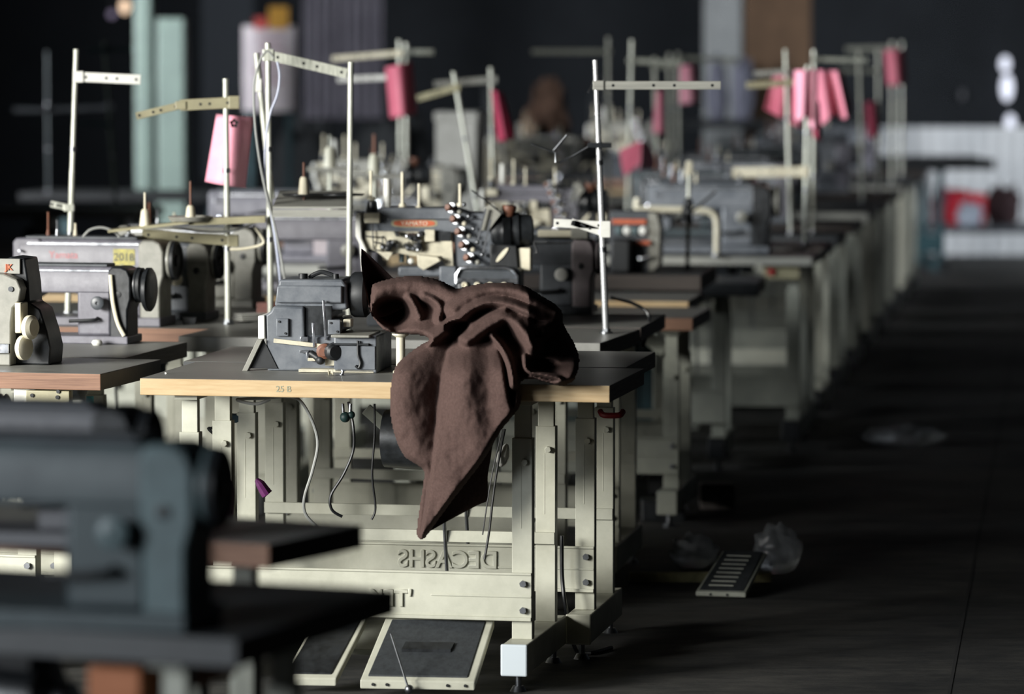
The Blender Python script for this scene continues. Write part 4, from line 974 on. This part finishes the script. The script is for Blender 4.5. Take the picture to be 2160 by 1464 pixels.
o = MB().lathe((0, 0, 0), (0, 0, 1), [(.012, 0), (.016, .006), (.012, .014), (.004, .016)], 16).build('round_cap', WHT); o.location = Pz(205, 728, .78); tag(o, 'white round knob at the base of the machine with black pulleys', 'knob')
o = MB().box(-.03, .03, 0, .05, 0, .055).build('wooden_block', mat('reddish_block', 0x8a5f58, .6, h2=0x74504a), bevel=.003); o.location = P(562, ytab(13.0), 13.0); tag(o, 'reddish block on the table left of the joined pole foot', 'block')
bp = MB()
for i in range(4): bp.bar((0, 0, .004+.006*i), (.09+.01*i, .05, .006+.006*i), .08, .002)
o = bp.build('paper_scraps', WHT, smooth=False); o.location = Pz(500, 678, .78); tag(o, 'loose white paper scraps beside the foot of the pink sheet pole', 'paper')

# ================================================================== UNDER THE TABLES: details on the main table
def onmain(name, label, cat): return thing(name, label, cat, (0, 0, 0))
# lettering pressed in the beams
inv = MAIN.rotation_euler.z
tl = (813.5,)
text_mesh("'TEK", .058, FRM, MAIN, (-.575, .0622, .204), mirror=True, ext=.004, name='embossed_lettering')
text_mesh('DECASHS', .064, FRM, B2, (-.49, .0622, .232), mirror=True, ext=.004, name='embossed_lettering')
STMP = mat('faded_ink', 0x8a8c78, .7)
text_mesh('25 B', .022, STMP, MAIN, (-.838, -.0006, .751), ext=.0002, name='stamped_number')
# pedals of the main table come from table(); extra wide rubber plate
t = thing('foot_pedal', 'wide grey foot pedal plate with cream rim under the pine-edged table', 'pedal', Pz(885, 1470, .0), -R(6))
def slab(mb, x0, x1, x2, x3, z0, z1, y0, y1, th, mi=0):
    vs = [(x0, y0, z0), (x1, y0, z0), (x3, y1, z1), (x2, y1, z1), (x0, y0, z0+th), (x1, y0, z0+th), (x3, y1, z1+th), (x2, y1, z1+th)]
    return mb.add(vs, [(0, 3, 2, 1), (4, 5, 6, 7), (0, 1, 5, 4), (1, 2, 6, 5), (2, 3, 7, 6), (3, 0, 4, 7)], mi)
kx = t.location.y/FP
slab(MB(), -128*kx, 118*kx, -95*kx, 142*kx, .018, .15, 0, .20, .022).build('rim', FRM, t, bevel=.003, smooth=False)
slab(MB(), -112*kx, 102*kx, -80*kx, 124*kx, .040, .157, .012, .19, .012).build('plate', RUB, t, bevel=.002, smooth=False)
slab(MB(), -48*kx, 58*kx, -42*kx, 64*kx, .098, .113, .085, .11, .010).build('label_panel', BLKG, t, smooth=False)
m = MB()
for x in (-100, -70, 60, 98): m.cyl((x*kx, -.001, .03), (x*kx, -.004, .03), .004, n=8)
m.build('rim_holes', BLK, t)
m = MB().cyl((-60*kx, -.01, .16), (-20*kx, -.025, .02), .0028, n=8).sphere((-20*kx, -.02, .022), .012).build('pedal_chain', STEEL, t)
t2_ = thing('foot_pedal', 'narrow dark foot pedal left of the wide grey pedal plate', 'pedal', Pz(665, 1462, .0), -R(6))
slab(MB(), -70*kx, 45*kx, -20*kx, 90*kx, .018, .15, 0, .20, .02).build('rim', FRM, t2_, bevel=.003, smooth=False)
slab(MB(), -62*kx, 34*kx, -14*kx, 78*kx, .038, .155, .012, .19, .012).build('plate', BLKG, t2_, bevel=.002, smooth=False)
# hanging cables (each a thing)
def cable(label, pts, r, m, name='cable'):
    b0 = P(*pts[0]); o = MB().tube([P(*p)-b0 for p in pts], r).build(name, m); o.location = b0; tag(o, label, 'cable'); return o
cable('grey cable looping down under the left half of the pine-edged table', [(570, 842, 10.95), (540, 852, 10.95), (500, 843, 10.96), (560, 840, 11), (620, 838, 11), (650, 870, 10.98), (670, 930, 10.98), (660, 990, 10.98), (642, 1050, 10.98), (645, 1085, 10.98), (670, 1112, 10.98)], .0042, GRC)
cable('black cable curving down under the middle of the pine-edged table', [(735, 848, 11), (745, 900, 10.98), (745, 950, 10.98), (725, 1000, 10.98), (698, 1045, 10.98), (700, 1075, 10.98), (722, 1090, 10.98)], .0038, BLC)
cable('thin black cord hanging down right of the brown cloth tip', [(1065, 905, 10.9), (1052, 970, 10.88), (1040, 1050, 10.88), (1032, 1120, 10.88), (1022, 1180, 10.88)], .0032, BLC)
cable('thin twin cord left of the thin black cord by the cloth', [(1060, 905, 10.9), (1040, 990, 10.9), (1028, 1060, 10.9), (1018, 1128, 10.9)], .0018, BLC)
cable('black power cord running from the table leg onto the aisle floor', [(1185, 1130, 11.25), (1186, 1220, 11.25), (1195, 1290, 11.25)] + [tuple([x, y, Pz(x, y, .006).y]) for x, y in ((1215, 1372), (1245, 1378), (1290, 1366))], .0055, BLC)
cable('black cable looping from the grey table edge at the right', [(1290, 628, 13.2), (1340, 642, 13.0), (1366, 660, 12.95), (1368, 690, 12.95), (1356, 730, 12.9)], .005, BLC)
cable('thin black wire hanging along the slanted brace under the table', [(790, 852, 11.3), (790, 920, 11.3), (785, 1000, 11.3), (792, 1070, 11.3), (784, 1096, 11.3)], .003, BLC)
cable('tangled black wire hanging left of the turquoise socket', [(480, 860, 11.3), (452, 900, 11.3), (440, 905, 11.3), (470, 930, 11.3)], .004, BLC)
# purple ribbons
def ribbon(label, pts, w, m=PURP):
    b0 = P(*pts[0][:2], pts[0][2]); mb = MB()
    for k_ in range(3):
        mb.tube([P(x+k_*w*.35*(i/len(pts)), y, d)-b0+Vector((0, .01*k_, 0)) for i, (x, y, d) in enumerate(pts)], [.004, .011, .013, .013], n=8)
    o = mb.build('fabric_ribbon', m); o.location = b0; tag(o, label, 'ribbon')
ribbon('purple ribbon tied to a table leg, hanging behind the blurred brown edge', [(486, 1016, 10.86), (480, 1045, 10.85), (472, 1085, 10.85), (462, 1140, 10.85)], 26)
ribbon('short purple ribbon end tucked between two table legs', [(540, 1012, 11.0), (548, 1022, 11.0), (558, 1038, 11.0), (562, 1044, 11.0)], 6)
o = MB().box(-.031, .031, -.006, .042, 0, .022).build('binding_tape', mat('dark_blue_tape', 0x16323c, .6), bevel=.003); o.location = P(507, 892, 11.46); tag(o, 'dark blue tape wound round a table leg left of the ribbon', 'tape')
# brackets under the left table
t = thing('oil_pan_bracket', 'yellow-cream metal bracket under the brown plywood-edged table', 'bracket', P(95, 866, 11.02), -R(12))
kk = 11.02/FP
MB().box(-42*kk, 54*kk, 0, .02, 0, 42*kk).build('plate', YCR, t, bevel=.002)
MB().tube([(-40*kk, -.004, 12*kk), (0, -.008, 13*kk), (50*kk, -.004, 13*kk)], .008).build('rolled_edge', YCR, t)
for x, y in ((-28, 32), (28, 29), (30, 41), (-30, 12)): MB().cyl((x*kk, -.0005, y*kk), (x*kk, -.004, y*kk), .005, n=10).build('screw', BLK, t)
MB().lathe((38*kk, 0, 11*kk), (0, -1, 0), [(.009, 0), (.009, .012), (.005, .014)], 14).build('bolt', STEEL, t)
o = MB().prism([(-.035, .08), (.02, .08), (.02, .04), (-.035, -.02)], 0, .02).build('white_guard_plate', WHT, bevel=.001); o.location = P(58, 880, 11.05); tag(o, 'white metal plate left of the yellow-cream bracket', 'plate')
o = MB().cyl((0, 0, 0), (0, 0, .03), .010, n=14).build('socket', BLUE); o.location = P(190, 860, 11.15); tag(o, 'small turquoise socket under the brown plywood-edged table', 'socket')
# diagonal braces seen under the tables
def brace(label, x0, y0, x1, y1, D, h, m):
    b0 = P(x0, y0, D); o = MB().bar((0, 0, 0), P(x1, y1, D)-b0, .02, h).build('diagonal_brace', m, bevel=.002, smooth=False); o.location = b0; tag(o, label, 'brace')
brace('pale green diagonal brace under the pine-edged table, left of the cloth', 772, 862, 842, 925, 11.5, .032, FRG)
brace('grey diagonal brace under the low brown-edged table at the aisle', 1365, 712, 1402, 740, 14.5, .045, FRG)
# green clip
t = thing('cable_clamp', 'small dark green cable clamp under the pine edge left of the cloth', 'clamp', P(728, 880, 10.95))
MB().sphere((0, 0, 0), .014).sphere((.016, 0, .006), .01).build('body', mat('green_black', 0x15302e, .5), t)
MB().cyl((-.004, 0, .0), (-.006, 0, .035), .004, n=8).cyl((.012, 0, .0), (.014, 0, .035), .004, n=8).build('screw', CHR, t)
# blocks under the raised low table legs, red strap
for i, (x, y, D, w, h, mm, lab) in enumerate(((1398, 1098, 14.5, .075, .075, BLKG, 'black block under the front leg of the low brown-edged table'), (1512, 1072, 14.95, .06, .09, mat('stone_block', 0x6d6663, .8, h2=0x554f4d), 'stone block beside the foot of the low pine-edged table'))):
    v = Pz(x, y, 0); o = MB().box(-w, w, -.05, .05, 0, h).build('support_block', mm, bevel=.006, smooth=False); o.location = (v.x, v.y, 0); tag(o, lab, 'block')
o = MB().tube([(-.03, 0, 0), (-.02, -.02, -.008), (.02, -.02, -.008), (.03, 0, 0)], .008).build('red_strap', mat('red_strap', 0x7a1418, .5)); o.location = P(1290, 868, 11.3); tag(o, 'red strap hooked round a table leg near the pine table corner', 'strap')

# ================================================================== AISLE FLOOR
v = Pz(1520, 1262, 0)
t = thing('treadle_plate', 'loose ribbed treadle plate lying tilted over a slat in the aisle', 'pedal', (v.x, v.y, 0), -R(14))
slab(MB(), -.075, .075, -.060, .075, .004, .085, 0, .33, .014).build('rim', FRG, t, bevel=.003, smooth=False)
slab(MB(), -.066, .066, -.052, .064, .012, .092, .012, .32, .010).build('plate', RUB, t, smooth=False)
for i in range(8):
    f = .1+.1*i; yy = .33*f+.01; zz = .012+.08*(yy-.012)/.308+.0125
    MB().bar((-.045+.012*f, yy, zz), (.028+.012*f, yy, zz), .003, .003).build('rib', FRG, t, smooth=False)
m = MB()
for x in (-.03, .02): m.cyl((x, -.001, .011), (x, -.003, .011), .004, n=8)
m.build('rim_holes', BLK, t)
a = Pz(1330, 1240, 0); b = Pz(1632, 1238, 0)
o = MB().bar((0, 0, .016), (b-a)+Vector((0, 0, .016)), .03, .03).build('loose_plank', mat('pale_slat', 0x8f8a66, .7, h2=0x6e694c), bevel=.002, smooth=False); o.location = (a.x, a.y+.12, 0); tag(o, 'pale slat lying across the aisle under the ribbed treadle plate', 'slat')
PLAS = mat('clear_plastic_film', 0xbfc4c8, .18, trans=.75, bump=.4, scale=18, alpha=.55)
def bag(label, pts, D, h, seed, m=PLAS):
    rr = random.Random(seed); bm = bmesh.new()
    bmesh.ops.create_icosphere(bm, subdivisions=4, radius=1)
    x0, x1, y = pts; a = Pz(x0, y, 0); b = Pz(x1, y, 0); w = (b.x-a.x)/2
    from mathutils import noise
    for v_ in bm.verts:
        n_ = noise.fractal(v_.co*2.2+Vector((seed, 0, 0)), 1, 2, 5)
        f = 1+.2*n_+.07*noise.noise(v_.co*9)
        v_.co = Vector((v_.co.x*w*f, v_.co.y*w*.55*f, max(0, (v_.co.z*.5+.45)*h*f)+.002))
    me = bpy.data.meshes.new('plastic_bag'); bm.to_mesh(me); bm.free(); me.materials.append(m)
    o = bpy.data.objects.new('plastic_bag', me); COL.objects.link(o); o.location = ((a.x+b.x)/2, a.y+.05, 0); me.shade_smooth(); tag(o, label, 'plastic bag')
bag('crumpled clear plastic bag right behind the treadle plate in the aisle', (1590, 1690, 1215), 0, .15, 3)
bag('shiny crumpled plastic film left behind the treadle plate', (1418, 1515, 1205), 0, .11, 9, mat('shiny_film', 0xd8dce0, .08, trans=.4, bump=1.0, scale=30, alpha=.8))
bag('dim crumpled plastic bag further up the aisle', (1825, 1990, 945), 0, .09, 5)
o_ = bag
# small clear plug hanging by the main leg
o = MB().lathe((0, 0, 0), (.3, 0, 1), [(.006, -.03), (.014, -.02), (.016, .0), (.010, .02), (.004, .03)], 16).build('hanging_bulb', mat('cloudy_plastic', 0xb9b9b4, .3, trans=.3)); o.location = P(1062, 960, 10.9); tag(o, 'cloudy plastic bulb hanging left of the front right table leg', 'bulb')
# red heap under the far black table
def heap(label, x0, x1, y, D, h, m, seed, name='fabric_heap', zb=0, cat='fabric heap'):
    from mathutils import noise
    bm = bmesh.new(); bmesh.ops.create_icosphere(bm, subdivisions=4, radius=1)
    a = P(x0, y, D); b = P(x1, y, D); w = (b.x-a.x)/2
    for v_ in bm.verts:
        f = 1+.35*noise.fractal(v_.co*1.8+Vector((seed, 3, 1)), 1, 2, 4)
        v_.co = Vector((v_.co.x*w*f, v_.co.y*w*.6*f, max(0, (v_.co.z*.6+.4)*h*f)))
    me = bpy.data.meshes.new(name); bm.to_mesh(me); bm.free(); me.materials.append(m); me.shade_smooth()
    o = bpy.data.objects.new(name, me); COL.objects.link(o); o.location = ((a.x+b.x)/2, D, zb); tag(o, label, cat); return o
lowt = MB().box(-.9, .9, 0, .8, .25, .30).box(-.85, -.8, .05, .1, 0, .25).box(.8, .85, .05, .1, 0, .25).box(-.85, -.8, .7, .75, 0, .25).box(.8, .85, .7, .75, 0, .25).build('low_platform', GREYD, smooth=False)
lowt.location = (P(2060, 450, 29.6).x, 29.6, 0); tag(lowt, 'low dark platform before the corrugated partition at the far right', 'platform')
RED = mat('red_fabric', 0xb01228, .8, h2=0x8c0c20, scale=8)
heap('bright red fabric heap on the far right platform below the black table', 1985, 2080, 440, 30.0, .22, RED, 2, zb=.3)
heap('crimson fabric heap left end of the far right platform', 1965, 2015, 440, 30.0, .24, mat('crimson_fabric', 0x8a0c2c, .8), 6, zb=.3)
heap('pale blue-grey fabric bundle before the red heap at far right', 2020, 2070, 440, 29.75, .16, mat('pale_fabric', 0x8a93a0, .8), 8, zb=.3)
heap('dark fabric heap at the right end of the far platform', 2080, 2150, 440, 30.0, .26, mat('dark_red_fabric', 0x2a1418, .8), 12, zb=.3)
# sacks in the far centre
tb2 = MB().box(-.8, .8, 0, .8, .70, .75).box(-.75, -.7, .05, .1, 0, .7).box(.7, .75, .05, .1, 0, .7).box(-.75, -.7, .7, .75, 0, .7).box(.7, .75, .7, .75, 0, .7).build('packing_table', GREYD, smooth=False)
tb2.location = (P(1140, 300, 28).x, 28, 0); tag(tb2, 'dim packing table at the far centre under the brown bundle', 'table')
heap('brown fabric bundle at the far centre left of the tall bright pole', 1110, 1195, 270, 28.4, .52, mat('brown_bundle', 0x5a4335, .9, h2=0x443227), 4, zb=.75)
heap('pale beige bundle beside the far brown bundle', 1095, 1135, 270, 28.2, .30, mat('beige_bundle', 0x8a7765, .9), 14, zb=.75)
# dark stacks in front of the back wall (break up the horizon)
rr = random.Random(8)
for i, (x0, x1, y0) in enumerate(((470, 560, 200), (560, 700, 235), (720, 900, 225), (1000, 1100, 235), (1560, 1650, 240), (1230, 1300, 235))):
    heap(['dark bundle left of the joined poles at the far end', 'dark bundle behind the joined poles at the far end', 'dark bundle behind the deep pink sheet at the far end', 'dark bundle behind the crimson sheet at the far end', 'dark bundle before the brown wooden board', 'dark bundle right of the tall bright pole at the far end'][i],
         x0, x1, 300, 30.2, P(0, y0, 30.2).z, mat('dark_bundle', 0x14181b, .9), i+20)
for i, (x0, x1) in enumerate(((1490, 1535), (1545, 1590))):
    v = P((x0+x1)/2, 200, 29.5)
    heap('pale violet-grey bag on the dark shelf, %s of two before the grey column' % ['left', 'right'][i], x0, x1, 250, 29.3, .42, mat('violet_bag', 0x5c5e6c, .8), i+40, zb=P(0, 252, 29.3).z, cat='bag')
sh = MB().box(-.5, .5, -.2, .3, -.06, 0).box(-.5, -.44, -.2, .3, -P(0, 252, 29.3).z, 0).box(.44, .5, -.2, .3, -P(0, 252, 29.3).z, 0).build('shelf', BLKG, smooth=False)
sh.location = (P(1540, 252, 29.3).x, 29.3, P(0, 252, 29.3).z); tag(sh, 'dark shelf at the far end carrying two pale bags', 'shelf')

# ================================================================== LIGHT
def area(name, loc, aim, sx, sy, e, col, spread=180):
    l = bpy.data.lights.new(name, 'AREA'); l.shape = 'RECTANGLE'; l.size = sx; l.size_y = sy; l.energy = e; l.color = col; l.spread = R(spread)
    o = bpy.data.objects.new(name, l); COL.objects.link(o); o.location = loc
    d = Vector(aim)-Vector(loc); o.rotation_euler = d.to_track_quat('-Z', 'Y').to_euler(); return o
area('window_light_near', (-6.95, 7.1, 2.5), (0, 13.0, .7), 3.0, 2.4, 218, (1, .985, .93), 60)
area('window_light_near_sky', (-6.9, 7.1, 2.6), (0, 9.0, .9), 3.0, 2.4, 11, (.85, .93, 1), 170)
area('window_light_front', (-6.9, 2.2, 2.6), (-.5, 7.0, .9), 2.0, 2.4, 60, (.9, .95, 1), 54)  # extra soft lamp added to lift the dark foreground
area('window_light_mid', (-6.9, 14.1, 2.6), (1.4, 18.0, .8), 2.0, 2.4, 85, (.93, .97, 1), 50)
area("window_light_far", (-6.9, 21.5, 2.8), (4, 31, 1.3), 2.4, 2.4, 400, (.95, .97, 1), 75)
area('window_light_right_far', (8.4, 27.0, 2.6), (3.6, 31.5, .5), 2.0, 2.2, 60, (.9, .95, 1), 60)  # unseen lamp added to brighten the white corrugated partition
w = bpy.data.worlds.new('world'); bpy.context.scene.world = w; w.use_nodes = True
w.node_tree.nodes['Background'].inputs['Color'].default_value = (.03, .05, .07, 1); w.node_tree.nodes['Background'].inputs['Strength'].default_value = .3
# ================================================================== CAMERA
cd = bpy.data.cameras.new('camera'); cam = bpy.data.objects.new('camera', cd); COL.objects.link(cam)
cam.location = (0, 0, HC); cam.rotation_euler = (math.pi/2-TH, 0, 0)
cd.sensor_width = 36; cd.lens = 150; cd.clip_end = 100; cd.clip_start = .5
cd.dof.use_dof = True; cd.dof.focus_distance = 11.2; cd.dof.aperture_fstop = 2.5
sc = bpy.context.scene; sc.camera = cam
sc.view_settings.view_transform = 'Standard'; sc.view_settings.look = 'None'; sc.view_settings.gamma = 1; sc.view_settings.exposure = 0
